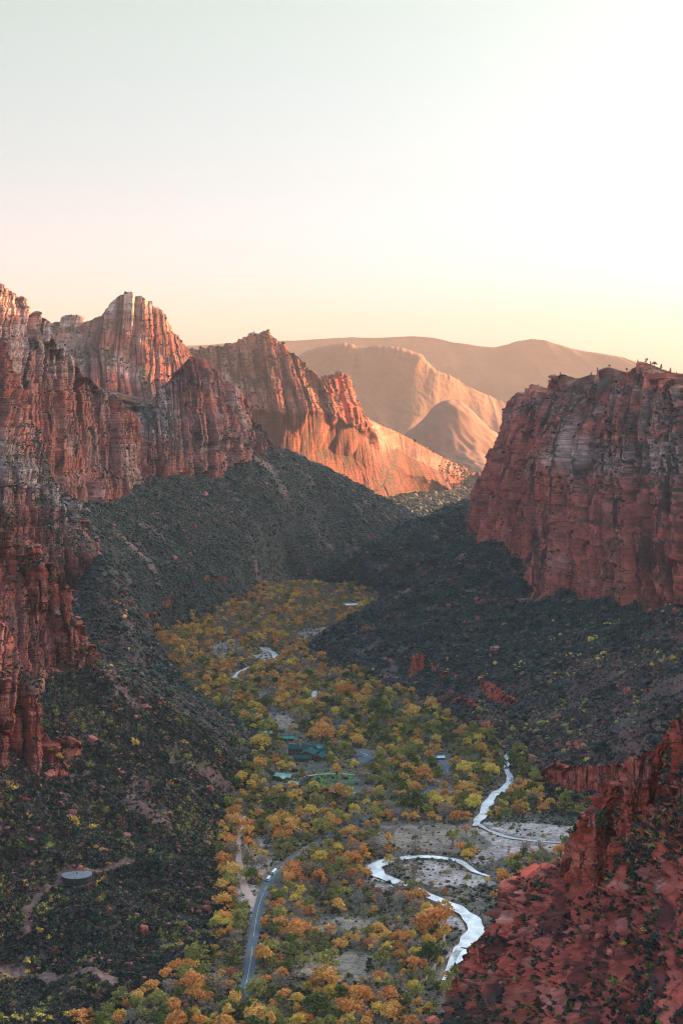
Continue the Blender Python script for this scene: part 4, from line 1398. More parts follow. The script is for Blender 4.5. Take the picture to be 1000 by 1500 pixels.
LM = [(365, 1425, 'beside the lowest straight of the road'), (330, 1345, 'between the road and the dark bench'), (405, 1290, 'near the two shuttle buses'), (352, 1262, 'beside the pale pink trail'),
      (352, 1205, 'at the upper end of the pale trail'), (450, 1235, 'along the middle bend of the road'), (540, 1420, 'around the dark lone juniper'), (620, 1425, 'by the thin footpaths'),
      (560, 1295, 'on the outer bank of the river loop'), (650, 1340, 'on the inside bank of the lower river'), (660, 1390, 'beside the forked river tip'), (455, 1310, 'east of the shuttle buses'),
      (520, 1340, 'in the brown grove inside the river loop'), (440, 1370, 'east of the lower road'), (590, 1375, 'in the middle of the lower grove'), (480, 1400, 'beside the lower meadow'),
      (420, 1440, 'below the lower meadow near the road'), (520, 1465, 'below the dark lone juniper'), (600, 1475, 'at the bottom of the grove near the spur'), (400, 1490, 'at the bottom edge below the road'),
      (300, 1460, 'at the foot of the dark bench'), (220, 1480, 'below the bench at the bottom edge'), (140, 1490, 'at the bottom edge under the red clearing'), (560, 1240, 'beside the bare pink meadow'),
      (500, 1250, 'left of the river loop'), (660, 1220, 'west of the upper river reach'), (620, 1190, 'between the road junction and the river'), (520, 1190, 'below the lodge parking road'),
      (420, 1180, 'below the pale green roofs'), (700, 1130, 'beside the narrow upper river'), (560, 1420, 'right of the dark lone juniper'), (470, 1345, 'in the orange grove below the road bend'),
      (640, 1440, 'at the end of the footpaths'), (690, 1300, 'on the scrubby flat inside the lower river'), (480, 1440, 'under the lower meadow'), (360, 1480, 'where the road leaves at the bottom'),
      (800, 1240, 'by the side channel under the spur'), (720, 1290, 'on the flat under the spur')]
# candidates over the floor
cand = []
rngT = np.random.default_rng(5)
Nc = 60000
u_ = rngT.uniform(-.2, .2, Nc)
D_ = np.sqrt(rngT.uniform(1060**2, 3950**2, Nc))
cx, cy = u_ * D_, D_
sdq = poly_sdf(np.stack([cx, cy], -1), poly)
keep = sdq < 16
cx, cy, sdq = cx[keep], cy[keep], sdq[keep]
keep = line_clear(cx, cy, RIVERS, 5) & line_clear(cx, cy + 9, [RIVERS[0], RIVERS[1]], 3.5) & line_clear(cx, cy + 14, RIVERS[4:], 7) & line_clear(cx, cy, [ROADS[0][ROADS[0][:, 1] < 1600]], 3.4) & line_clear(cx, cy, ROADS, -2.0) & line_clear(cx, cy, PATHS[:1] + PATHS[2:3], 2.0)
P2 = np.stack([cx, cy], -1)
mead = np.zeros(len(cx), bool)
for q in MEADOW:
    mead |= poly_sdf(P2, q) < 0
grav = np.zeros(len(cx), bool)
for q in GRAVEL + CLEAR:
    grav |= poly_sdf(P2, q) < 2
grav |= poly_sdf(P2, LAWN) < 7
for q in CLEAR[:2]:
    grav |= poly_sdf(P2 + np.array([0, 20.0]), q) < 2
grav |= poly_sdf(P2 + np.array([0, 16.0]), LAWN) < 3
SCRUB_FLAT = [fpoly(p) for p in ([(640, 1300), (700, 1292), (725, 1300), (722, 1350), (690, 1336), (660, 1312)], [(640, 1345), (672, 1350), (690, 1368), (670, 1385), (650, 1372)],
                                 [(670, 1245), (700, 1262), (720, 1270), (700, 1284), (675, 1262)], [(700, 1190), (712, 1165), (735, 1150), (700, 1180)], [(742, 1195), (860, 1196), (860, 1212), (745, 1206)],
                                 [(588, 1272), (578, 1285), (600, 1296), (595, 1284), (610, 1266)])]
scf = np.zeros(len(cx), bool)
for q in SCRUB_FLAT:
    scf |= poly_sdf(P2, q) < 0
dens = .74 + .8 * perlin(cx / 70, cy / 70, 0 * cx + 2)
keep &= ~grav & ~scf & (rngT.random(len(cx)) < np.where(mead, .07, dens))
cx, cy, mead = cx[keep], cy[keep], mead[keep]
# explicit trees first, then the rest kept apart from each other
sx = np.array([floor_pt(s[0], s[1])[:2] for s in SPECIAL])
allx, ally = np.concatenate([sx[:, 0], cx]), np.concatenate([sx[:, 1], cy])
allm = np.concatenate([np.zeros(len(sx), bool), mead])
allscale = np.concatenate([[s[3] for s in SPECIAL], np.exp(rngT.normal(-.20, .38, len(cx)))])
grid, acc = {}, []
for i in range(len(allx)):
    r = 4.4 * allscale[i]
    gxk, gyk = int(allx[i] // 14), int(ally[i] // 14)
    ok = True
    for a in (-1, 0, 1):
        for b in (-1, 0, 1):
            for j in grid.get((gxk + a, gyk + b), ()):
                if (allx[i] - allx[j])**2 + (ally[i] - ally[j])**2 < (.5 * (r + 4.4 * allscale[j]))**2 * 2.1:
                    ok = False
                    break
            if not ok:
                break
        if not ok:
            break
    if ok or i < len(SPECIAL):
        grid.setdefault((gxk, gyk), []).append(i)
        acc.append(i)
acc = np.array(acc)
tx, ty, tm, tsc = allx[acc], ally[acc], allm[acc], allscale[acc]
tz, _ = ground_h(tx, ty)
tpos = np.stack([tx, ty, tz - .2], -1)
vis, tpx, tpy = visible(tpos, 9.0)
_, fpx, fpy = visible(tpos, 0.0)
W_ = np.stack([np.interp(fpy, zpy, zw[:, k]) for k in range(8)], -1)
for k in range(8):
    W_[:, k] *= np.exp(2.6 * perlin(tx / 55 + 13 * k, ty / 55, 0 * tx + k))
brown_z = np.exp(-((fpx - 500) / 60)**2 - ((fpy - 1335) / 35)**2) + np.exp(-((fpx - 610) / 70)**2 - ((fpy - 1222) / 18)**2)
W_[:, 5] += .5 * brown_z
W_[:, 6] += .35 * brown_z + .5 * tm
W_[:, 3] *= 1.12
W_[:, 4] *= 1.05
W_[:, 0] *= 1.25
W_[:, 1] *= 1.15
W_ /= W_.sum(1, keepdims=True)
tk = (rngT.random(len(tx))[:, None] > np.cumsum(W_, 1)).sum(1).clip(0, 7)
for i in range(len(SPECIAL)):
    tk[i] = KINDS.index(SPECIAL[i][2])
sel = vis & (fpx > -40) & (fpx < 1040)
sel[:len(SPECIAL)] = True
tpos, tk, tsc, fpx, fpy = tpos[sel], tk[sel], tsc[sel], fpx[sel], fpy[sel]
is_sp = np.nonzero(sel)[0] < len(SPECIAL)
sp_i = np.nonzero(sel)[0]
print('valley trees', len(tpos), round(time.time() - T0, 1))
size_px = tsc * 13 / tpos[:, 1]
inframe = (fpx > 4) & (fpx < 996) & (fpy - size_px * 1500 < 1496)
rank = np.argsort(-(size_px * inframe * (fpy < 1525) + is_sp * 10))
n_ind = 292
ind, rest = rank[:n_ind], rank[n_ind:]

# --- individual trees
PROT = {}
for k in KINDS:
    PROT[k] = []
    for v in range(4):
        bare = k in ('grey', 'brown')
        tr, cr = cottonwood_proto(100 * KINDS.index(k) + v, {'grey': 90, 'brown': 260}.get(k, 620), {'grey': .42, 'brown': .5}.get(k, .62), bare=bare, r=5.2 + .5 * v, nb=14 + 2 * v)
        tme = new_mesh('trunk', tr[0], tr[1], [M_BARKP if bare else M_BARK], smooth=True)
        cme = new_mesh('crown', cr[0], cr[1], [LEAF[k]])
        PROT[k].append((tme, cme))
CN = {'orange': 'bright orange', 'amber': 'amber orange', 'gold': 'golden yellow', 'olive': 'olive green', 'green': 'dark green', 'brown': 'faded pinkish brown', 'grey': 'nearly leafless grey', 'russet': 'russet red'}
ORD = ['first', 'second', 'third', 'fourth', 'fifth', 'sixth', 'seventh', 'eighth', 'ninth', 'tenth', 'eleventh', 'twelfth', 'thirteenth', 'fourteenth', 'fifteenth', 'sixteenth', 'seventeenth', 'eighteenth', 'nineteenth', 'twentieth']


def place_labels(items, lm, noun):
    """items: (px, py, colour words) -> labels that single each out among its colour at its landmark"""
    groups = {}
    for i, (px, py, c) in enumerate(items):
        j = min(range(len(lm)), key=lambda q: (px - lm[q][0])**2 + 2.2 * (py - lm[q][1])**2)
        groups.setdefault((c, j), []).append(i)
    out = [''] * len(items)
    for (c, j), g in groups.items():
        g.sort(key=lambda i: items[i][1])
        nb_ = max(1, math.ceil(len(g) / 8))
        for bnd in range(nb_):
            h = sorted(g[bnd * len(g) // nb_:(bnd + 1) * len(g) // nb_], key=lambda i: items[i][0])
            for r, i in enumerate(h):
                b = c + ' ' + noun + ' ' + lm[j][2]
                if len(h) > 1:
                    b += ', ' + ('rightmost' if r == len(h) - 1 else 'leftmost' if r == 0 else ORD[r] + ' from left')
                if nb_ > 1:
                    b += ', ' + ('top band' if bnd == 0 else 'bottom band' if bnd == nb_ - 1 else ORD[bnd] + ' band down')
                out[i] = b
    return out


items = [(fpx[i], fpy[i], CN[KINDS[tk[i]]]) for i in ind]
labs = place_labels(items, LM, 'cottonwood')
for n_, i in enumerate(ind):
    k = KINDS[tk[i]]
    tme, cme = PROT[k][i % 4]
    root = bpy.data.objects.new('cottonwood_tree', None)
    COL.objects.link(root)
    root.location = tpos[i]
    root.rotation_euler = (0, 0, float(rngT.uniform(0, 6.28)))
    s = float(tsc[i])
    root.scale = (s * float(rngT.uniform(.9, 1.15)), s * float(rngT.uniform(.9, 1.15)), s * float(rngT.uniform(.85, 1.1)))
    root['label'] = SPECIAL[sp_i[i]][4] if is_sp[i] else labs[n_]
    root['category'] = 'tree'
    root['group'] = 'cottonwood trees on the valley floor'
    link('trunk', tme, root)
    link('crown', cme, root)
# --- the rest of the cottonwoods as one mass
Vs, Fs, Ms, off = [], [], [], 0
mats_ = [LEAF[k] for k in KINDS] + [M_BARK, M_BARKP]
for k in range(8):
    s = rest[tk[rest] == k]
    for lo, hi, nq, size, nbl in ((0, 1700, 360, .72, 14), (1700, 2400, 210, .95, 12), (2400, 9000, 100, 1.35, 9)):
        q = s[(tpos[s, 1] >= lo) & (tpos[s, 1] < hi)]
        if len(q) == 0:
            continue
        bare = k in (5, 6)
        nn = int(nq * (.3 if k == 6 else .55 if k == 5 else 1))
        pr = [cottonwood_proto(900 + 10 * k + v, nn, size * (.75 if bare else 1), bare=bare, r=4.6 + .5 * v, nb=nbl) for v in range(5)]
        rot = rngT.uniform(0, 6.28, len(q))
        for part, mi in ((1, k), (0, 9 if bare else 8)):
            if part == 0 and lo >= 2400 and not bare:
                continue
            v, f, _i = scatter_mesh([p[part] for p in pr], tpos[q], tsc[q], rot)
            Vs.append(v)
            Fs.append(f + off)
            Ms.append(np.full(len(f), mi))
            off += len(v)
me = new_mesh('cottonwood_forest', np.concatenate(Vs), np.concatenate(Fs), mats_, midx=np.concatenate(Ms))
link('cottonwood_forest', me, kind='stuff')
print('cottonwoods', len(me.polygons), round(time.time() - T0, 1))

M_SCREE = plain('scree_rock', (.30, .095, .075), .9, .2, .45, .12)
# ------------------------------------------------------------------ shrubs and junipers
rngB = np.random.default_rng(8)
Nb = 1150000
u_ = rngB.uniform(-.25, .25, Nb)
D_ = np.sqrt(rngB.uniform(1000**2, 5600**2, Nb))
D2 = np.sqrt(rngB.uniform(1000**2, 1900**2, 60000))
u_ = np.concatenate([u_, rngB.uniform(-.225, .0, 60000)])
D_ = np.concatenate([D_, D2])
bx, by = u_ * D_, D_
q = (by * .9 > 0)
bsd = poly_sdf(np.stack([bx, by], -1), poly)
onslope = bsd > 6
# a thin scatter of low scrub also on the floor
keep = onslope | (rngB.random(len(bx)) < .5)
keep &= ~((by > 4700) & (rngB.random(len(bx)) < .4))
bx, by, bsd = bx[keep], by[keep], bsd[keep]
barep = sstep(.2, .7, fbm(bx / 110 + 3, by / 110, 0 * bx + 9, 4))
patch = perlin(bx / 140, by / 140, 0 * bx + 1) + .8 * perlin(bx / 40, by / 40, 0 * bx + 7) - 1.1 * barep
keep = rngB.random(len(bx)) < np.clip(.98 + .85 * patch, .10, 1)
bx, by, bsd, patch = bx[keep], by[keep], bsd[keep], patch[keep]
# coarse height by bilinear lookup in the ground grid
fi = (np.log(by) - math.log(330)) / (math.log(8600) - math.log(330)) * (GD - 1)
fj = (bx / by + .30) / .60 * (GU - 1)
i0, j0 = np.floor(fi).astype(int), np.floor(fj).astype(int)
fi, fj = fi - i0, fj - j0
ZG = gz.reshape(GD, GU)
bz = (ZG[i0, j0] * (1 - fi) + ZG[i0 + 1, j0] * fi) * (1 - fj) + (ZG[i0, j0 + 1] * (1 - fi) + ZG[i0 + 1, j0 + 1] * fi) * fj
bpos = np.stack([bx, by, bz], -1)
vis, bqx, bqy = visible(bpos, 1.5)
keep = vis & (bqx > -95) & (bqx < 1095) & (bqy < 1540)
fl = bsd < 6
kk = np.nonzero(fl & keep)[0]
okf = line_clear(bx[kk], by[kk], RIVERS, 1.5) & line_clear(bx[kk], by[kk], ROADS, 1.5) & line_clear(bx[kk], by[kk], PATHS, .8)
Pk = np.stack([bx[kk], by[kk]], -1)
g_ = np.zeros(len(kk), bool)
for q in GRAVEL + [LAWN] + CLEAR:
    g_ |= poly_sdf(Pk, q) < 0
m_ = np.zeros(len(kk), bool)
for q in MEADOW:
    m_ |= poly_sdf(Pk, q) < 0
s_ = np.zeros(len(kk), bool)
for q in SCRUB_FLAT:
    s_ |= poly_sdf(Pk, q) < 0
okf &= (~g_ | (rngB.random(len(kk)) < .24)) & (~m_ | (rngB.random(len(kk)) < .18))
keep[kk] &= okf
scrubflat = np.zeros(len(bx), bool)
scrubflat[kk] = s_
# bare patches of the bench
TRACKS = []
for pts, wd in (([(200, 1269), (160, 1272), (130, 1276), (92, 1280)], 5), ([(90, 1283), (62, 1310), (42, 1340), (40, 1375)], 4), ([(0, 1412), (60, 1418), (110, 1428), (160, 1440)], 7)):
    TRACKS.append(np.array([(*W(px, py, bench_D(px, py))[:2], wd) for px, py in pts]))
nearb = np.nonzero(keep & (by < 1750) & (bx < -40))[0]
keep[nearb] &= line_clear(bx[nearb], by[nearb], TRACKS, 0)
TANK_D = bench_D(111, 1285)
TANK = W(111, 1285, TANK_D)
keep &= (bx - TANK[0])**2 + (by - TANK[1] - 4)**2 > 17**2
bpos, bqx, bqy, bsd, patch, scrubflat = (a[keep] for a in (bpos, bqx, bqy, bsd, patch, scrubflat))
fl = bsd < 6
n = len(bpos)
D = bpos[:, 1]
rs = np.exp(rngB.normal(.34, .52, n) + .25 * perlin(bpos[:, 0] / 50, bpos[:, 1] / 50, 0 * D + 21))
rs = np.where(D > 2300, rs * 1.08, rs * .9)
rs = np.where(fl, rs * .8, rs)
rs = np.where(D < 1700, rs * .9, rs)
# which plant: junipers on the high slopes, grey-brown scrub low on the near ones
xr = rngB.random(n) + .35 * perlin(bpos[:, 0] / 60, bpos[:, 1] / 60, 0 * D + 5)
near_left = (bpos[:, 0] < 0) & (D < 2100)
right_low = (bpos[:, 0] > 0) & (D < 2250)
BK = ['juniper', 'sage', 'scrub', 'redbrush', 'olive', 'gold', 'amber', 'green', 'brown']
bk = np.where(xr < .80, 0, np.where(xr < .92, 1, np.where(xr < 1.0, 2, 3)))
bk = np.where(near_left, np.where(xr < .42, 0, np.where(xr < .52, 7, np.where(xr < .84, 2, np.where(xr < .93, 1, np.where(xr < .965, 3, 4))))), bk)
bk = np.where(right_low, np.where(xr < .55, 0, np.where(xr < .75, 2, np.where(xr < .85, 1, np.where(xr < .93, 3, 4)))), bk)
bk = np.where(fl, np.where(xr < .12, 7, np.where(xr < .25, 2, np.where(xr < .5, 1, np.where(xr < .68, 4, 8)))), bk)
bk = np.where(scrubflat, np.where(xr < .65, 1, np.where(xr < .85, 0, 7)), bk)
yl = perlin(bpos[:, 0] / 38 + 5, bpos[:, 1] / 38, 0 * D + 11)
bk = np.where((yl > .5) & (rngB.random(n) < .16) & ~fl & (D < 2600), 5, bk)
bk = np.where((yl < -.5) & (rngB.random(n) < .10) & ~fl & (D < 2600), 6, bk)
rs = np.where((bk == 5) | (bk == 6), rs * 1.15, rs)
print('shrubs', n, round(time.time() - T0, 1))

# bushes on the rock ledges
lp, lk, lr = [], [], []
SCREE = []
for (G2, n2, t), dens_, r0 in zip(LEDGES, [.03, .025, .04, .04, .06, .05, .05, .05, .05, .05, .04, .02, .14, 0, 0, .42, .2] + [.06] * 13 + [.15] * 15, [1.8, 2.0, 2.0, 1.5, 1.1, 1.1, 1.1, 1.1, 1.1, 1.1, 1.0, 3, 3.6, 1, 1, .95, .8] + [.6] * 13 + [1.0] * 15):
    if dens_ == 0:
        continue
    pts = G2.reshape(-1, 3)
    up = n2.reshape(-1, 3)[:, 2]
    c = np.nonzero((up > .42) & (rngB.random(len(pts)) < dens_ * np.clip((up - .3) * 1.6, 0, 1)) & (perlin(pts[:, 0] / 30, pts[:, 1] / 30, pts[:, 2] / 30) > -.2))[0]
    if len(c) == 0:
        continue
    v_, px_, py_ = visible(pts[c], 1.0)
    c = c[v_ & (px_ > -20) & (px_ < 1020) & (py_ < 1520)]
    lp.append(pts[c])
    lr.append(r0 * np.exp(rngB.normal(0, .35, len(c))))
    nearl = pts[c, 1] < 1150
    lk.append(np.where(rngB.random(len(c)) < np.where(nearl, .46, .72), 0, np.where(rngB.random(len(c)) < .4, 2, np.where(rngB.random(len(c)) < .4, 1, np.where(rngB.random(len(c)) < .6, 7, 4)))))
    if pts[c, 1].min() < 1150 and len(pts) > 150000:
        cc = np.nonzero((up > .25) & (rngB.random(len(pts)) < .035) & (pts[:, 1] < 1200))[0]
        va_, pa_, pb_ = visible(pts[cc], .5)
        SCREE.append(pts[cc[va_ & (pb_ < 1520)]])
lp, lr, lk = np.concatenate(lp), np.concatenate(lr), np.concatenate(lk)
print('ledge shrubs', len(lp))
bpos = np.concatenate([bpos, lp])
rs = np.concatenate([rs, lr])
bk = np.concatenate([bk, lk])
# shrubs seen one by one in the photograph
YEL = [(86, 1303, 3.6, 5), (78, 1312, 3.0, 5), (94, 1300, 2.6, 5), (66, 1328, 2.6, 5), (58, 1342, 2.4, 4), (64, 1350, 2.4, 5), (60, 1364, 3.0, 5), (72, 1374, 3.2, 5), (82, 1366, 2.6, 5), (55, 1378, 2.8, 5), (80, 1388, 2.2, 5), (68, 1388, 2.0, 4),
       (4, 1438, 3.4, 5), (10, 1430, 2.4, 5), (40, 1296, 1.8, 5), (162, 1264, 1.5, 5), (188, 1268, 1.8, 5), (174, 1270, 1.4, 4), (118, 1258, 1.6, 6), (170, 1202, 1.4, 5), (86, 1104, 3.2, 6), (74, 1098, 2.6, 5), (92, 1110, 2.4, 6),
       (942, 1362, 1.9, 5), (936, 1356, 1.6, 4), (912, 1382, 1.5, 5), (905, 1390, 1.2, 4), (962, 1330, 1.3, 4), (958, 1338, 1.0, 5), (985, 962, 4, 5), (970, 968, 3.4, 6), (955, 972, 3, 5), (805, 1058, 3.0, 5), (818, 1054, 2.8, 5), (858, 1042, 2.8, 5), (930, 1020, 3, 6), (905, 1028, 3, 1),
       (22, 1491, 3.2, 5), (30, 1494, 3.0, 6), (100, 1488, 3.6, 5), (112, 1496, 3.4, 5), (50, 1492, 3.6, 4)]


def on_surface(px, py):
    """nearest built surface at a photo position"""
    best = None
    for G in SURF:
        p = G.reshape(-1, 3)
        a, b = proj(p)
        d = np.abs(a - px) + np.abs(b - py)
        c = np.nonzero(d < 3)[0]
        if len(c):
            q = p[c[np.argmin(p[c, 1])]]
            if best is None or q[1] < best[1]:
                best = q
    return best


yp, yr, yk = [], [], []
for px, py, r, k in YEL:
    q = on_surface(px, py)
    if q is not None:
        yp.append(q)
        yr.append(r)
        yk.append(k)
ny = len(yp)
bpos = np.concatenate([np.array(yp), bpos])
rs = np.concatenate([np.array(yr), rs])
bk = np.concatenate([np.array(yk), bk])
n = len(bpos)
bqx, bqy = proj(bpos)
score = rs / bpos[:, 1] * ((bqx > 6) & (bqx < 994) & (bqy < 1496))
score[:ny] += 1
order = np.argsort(-score)
bi, br = order[:285], order[285:]
BP = {k: [new_mesh('shrub', *bush_proto(300 + 7 * q + v, 190, .2), [LEAF[BK[q]]]) for v in range(3)] for q, k in enumerate(BK)}
BN = {'juniper': 'dark green', 'sage': 'grey green', 'scrub': 'purplish brown', 'redbrush': 'dull red', 'olive': 'olive', 'gold': 'bright yellow', 'amber': 'orange', 'green': 'deep green', 'brown': 'faded brown'}
BLM = [(60, 1370, 'beside the red track on the bench'), (85, 1305, 'just below the round tank'), (10, 1435, 'in the red clearing'), (170, 1268, 'along the pale strip behind the tank'), (85, 1105, 'at the foot of the left pillar'),
       (60, 1450, 'at the edge of the red clearing'), (130, 1440, 'right of the red clearing'), (160, 1480, 'at the bottom edge of the bench'), (230, 1400, 'on the lower face of the bench'), (200, 1330, 'on top of the bench'), (270, 1440, 'low on the bench near the cottonwoods'),
       (930, 1365, 'on the rubble slope of the spur'), (800, 1450, 'low on the red spur'), (760, 1400, 'among the crags of the red spur'), (880, 1450, 'near the foot of the spur slope'), (960, 1460, 'at the right edge of the spur slope'),
       (950, 1400, 'below the rubble strip on the spur'), (860, 1390, 'under the red tower'), (800, 1340, 'on the shoulder left of the red tower'), (720, 1480, 'on the bottom toe of the spur'), (980, 1300, 'on the right side of the red tower'),
       (900, 1300, 'on the face of the red tower'), (970, 965, 'under the right end of the mesa'), (830, 1050, 'on the slope above the red ledges'), (30, 1494, 'in the bottom left corner'), (850, 1480, 'by the bottom edge of the spur'), (100, 1490, 'by the bottom edge left of the cottonwoods'),
       (920, 1485, 'by the bottom edge beneath the rubble strip'), (780, 1485, 'by the bottom edge of the lower spur'), (940, 1440, 'midway down the spur slope'), (840, 1430, 'in the gully of the spur')]
items = [(bqx[i], bqy[i], BN[BK[bk[i]]]) for i in bi]
labs = place_labels(items, BLM, 'shrub')
for n_, i in enumerate(bi):
    o = bpy.data.objects.new('shrub', BP[BK[bk[i]]][i % 3])
    COL.objects.link(o)
    o.location = bpos[i] - np.array([0, 0, .15 * rs[i]])
    r = float(rs[i])
    o.scale = (r * float(rngB.uniform(.9, 1.3)), r * float(rngB.uniform(.9, 1.3)), r * float(rngB.uniform(.8, 1.1)))
    o.rotation_euler = (0, 0, float(rngB.uniform(0, 6.28)))
    o['label'] = labs[n_]
    o['category'] = 'shrub'
    o['group'] = 'shrubs on the slopes and ledges'
Vs, Fs, Ms, off = [], [], [], 0
Vq, Fq, Mq, offq = [], [], [], 0
for k in range(len(BK)):
    s = br[bk[br] == k]
    near = bpos[s, 1] < 1900
    a, b = s[near], s[~near]
    if len(a):
        v, f, _i = scatter_mesh([bush_proto(500 + v_, 34, .42) for v_ in range(4)], bpos[a], rs[a], rngB.uniform(0, 6.28, len(a)))
        Vq.append(v); Fq.append(f + offq); Mq.append(np.full(len(f), k)); offq += len(v)
    if len(b):
        v, f, _i = scatter_mesh([low_bush(600 + v_) for v_ in range(6)], bpos[b], rs[b], rngB.uniform(0, 6.28, len(b)))
        Vs.append(v); Fs.append(f + off); Ms.append(np.full(len(f), k)); off += len(v)
link('slope_vegetation', new_mesh('slope_vegetation', np.concatenate(Vs), np.concatenate(Fs), [LEAF[k] for k in BK], midx=np.concatenate(Ms)), kind='stuff')
link('near_vegetation', new_mesh('near_vegetation', np.concatenate(Vq), np.concatenate(Fq), [LEAF[k] for k in BK], midx=np.concatenate(Mq)), kind='stuff')
# woods on the far valley floor
fw = 9000
fu, fD = rngB.uniform(.0, .10, fw), np.sqrt(rngB.uniform(5500**2, 8500**2, fw))
fx = fu * fD
fn = perlin(fx / 260, fD / 500, 0 * fx + 3)
fk = rngB.random(fw) < np.clip(.75 + 1.3 * fn, 0.04, 1)
fx, fD = fx[fk], fD[fk]
fz, _ = ground_h(fx, fD)
v, f, _i = scatter_mesh([low_bush(820 + v_) for v_ in range(5)], np.stack([fx, fD, fz], -1), np.exp(rngB.normal(1.9, .4, len(fx))), rngB.uniform(0, 6.28, len(fx)))
link('far_woods', new_mesh('far_woods', v, f, [LEAF['juniper'], LEAF['sage']], midx=(_i % 4 == 0).astype(np.int32)), kind='stuff')
# fallen blocks and scree on the slopes
rk = np.nonzero((rngB.random(n) < np.where(bpos[:, 1] < 2400, .045, .02)) & (bpos[:, 1] > 1150))[0]
rp = bpos[rk] + np.c_[rngB.normal(0, 3, (len(rk), 2)), np.full(len(rk), -.2)]
_, sdk = None, poly_sdf(rp[:, :2], poly)
rp = rp[sdk > 4]
rsz = np.exp(rngB.normal(-.35, .6, len(rp))) * (1 + rp[:, 1] / 4000)
sc_ = np.concatenate(SCREE)
rp = np.concatenate([rp, sc_])
rsz = np.concatenate([rsz, np.exp(rngB.normal(-.75, .5, len(sc_)))])
print('scree', len(sc_))
v, f, _i = scatter_mesh([low_bush(800 + v_) for v_ in range(6)], rp, rsz, rngB.uniform(0, 6.28, len(rp)), .8)
link('scree_rubble', new_mesh('scree_rubble', v, f, [M_SCREE]), kind='stuff')
print('shrubs done', off // 12, offq // 136, round(time.time() - T0, 1))

# ------------------------------------------------------------------ river, roads, trails
def water_material():
    m, nt, b = mat('silty_river_water')
    g = N(nt)
    P = g.pos()
    n = g.noise(g.scale(P, (.10, .07, .2)), 1.0, 5, .6)
    c = g.ramp(n, [(.30, (.42, .38, .34)), (.45, (.64, .60, .54)), (.62, (.84, .80, .74))])
    g.put(b.inputs['Base Color'], c)
    b.inputs['Roughness'].default_value = .22
    b.inputs['Specular IOR Level'].default_value = .9
    b.inputs['IOR'].default_value = 1.6
    g.bump(n, .08, .2, b)
    return m


M_WATER = water_material()
M_ASPH = plain('asphalt', (.085, .10, .115), .85, .3, .2, .3)
M_LINE = plain('road_paint', (.55, .45, .2), .7, .3, .1, 3)
M_TRAIL = plain('trail_dirt', (.46, .30, .235), .95, .1, .25, .35)
M_SHALLOW = plain('shallow_water', (.42, .37, .34), .3, .7, .25, .3)


def strip(name, line, mtl, zoff, kind='structure', follow=True, across=4, scale=1.0, parent=None, jitter=0.0, loc=None):
    p = line[:, :2]
    # resample finely
    seg = np.r_[0, np.cumsum(np.hypot(*np.diff(p, axis=0).T))]
    n = max(8, int(seg[-1] / 3.0))
    s = np.linspace(0, seg[-1], n)
    q = np.stack([np.interp(s, seg, p[:, 0]), np.interp(s, seg, p[:, 1])], -1)
    hw = np.interp(s, seg, line[:, 2]) * scale
    d = np.gradient(q, axis=0)
    d /= np.linalg.norm(d, axis=1)[:, None]
    nrm = np.stack([-d[:, 1], d[:, 0]], -1)
    k = np.linspace(-1, 1, across + 1)
    wl = hw * (1 + jitter * perlin(s / 22, s * 0 + 3, s * 0 + line[0, 0]))
    wr = hw * (1 + jitter * perlin(s / 22, s * 0 + 9, s * 0 + line[0, 0]))
    off = np.where(k[None] < 0, k[None] * wl[:, None], k[None] * wr[:, None])
    X = q[:, 0, None] + nrm[:, 0, None] * off
    Y = q[:, 1, None] + nrm[:, 1, None] * off
    if follow:
        h, _ = ground_h(X.ravel(), Y.ravel())
        h = h.reshape(X.shape)
        h = smooth1(h, 3, 0).max(1, keepdims=True) + 0 * h
        Z = h + zoff
    else:
        Z = floor_z(Y) + zoff
    v = np.stack([X, Y, Z], -1).reshape(-1, 3)
    f = grid_faces(n, across + 1)
    return link(name, new_mesh(name, v, f, [mtl], smooth=True), parent, kind=kind)


for i, r in enumerate(RIVERS):
    strip('river_water', r, M_SHALLOW if i == 3 else M_WATER, -.10, follow=False, scale=1.0, jitter=.6 if i != 3 else .8)
for i, r in enumerate(ROADS):
    strip('road', r, M_ASPH, .28)
strip('road_markings', np.c_[ROADS[0][:, :2], np.full(len(ROADS[0]), .18)], M_LINE, .34, across=1)
for r in PATHS:
    strip('path', r, M_TRAIL, .22, jitter=.4)
print('strips', round(time.time() - T0, 1))


# ------------------------------------------------------------------ buildings, vehicles, tank
def box(x0, x1, y0, y1, z0, z1):
    v = np.array([(x, y, z) for x in (x0, x1) for y in (y0, y1) for z in (z0, z1)], float)
    f = np.array([(0, 1, 3, 2), (4, 6, 7, 5), (0, 4, 5, 1), (2, 3, 7, 6), (0, 2, 6, 4), (1, 5, 7, 3)])
    return v, f


def empty(name, loc, rz=0.0, label=None, cat=None, group=None):
    o = bpy.data.objects.new(name, None)
    COL.objects.link(o)
    o.location = loc
    o.rotation_euler = (0, 0, rz)
    if label:
        o['label'] = label
    if cat:
        o['category'] = cat
    if group:
        o['group'] = group
    return o


def part(name, parts, mtl, parent, smooth=False, **kw):
    v, f = join(parts) if isinstance(parts, list) else parts
    return link(name, new_mesh(name, v, f, [mtl], smooth=smooth), parent, **kw)


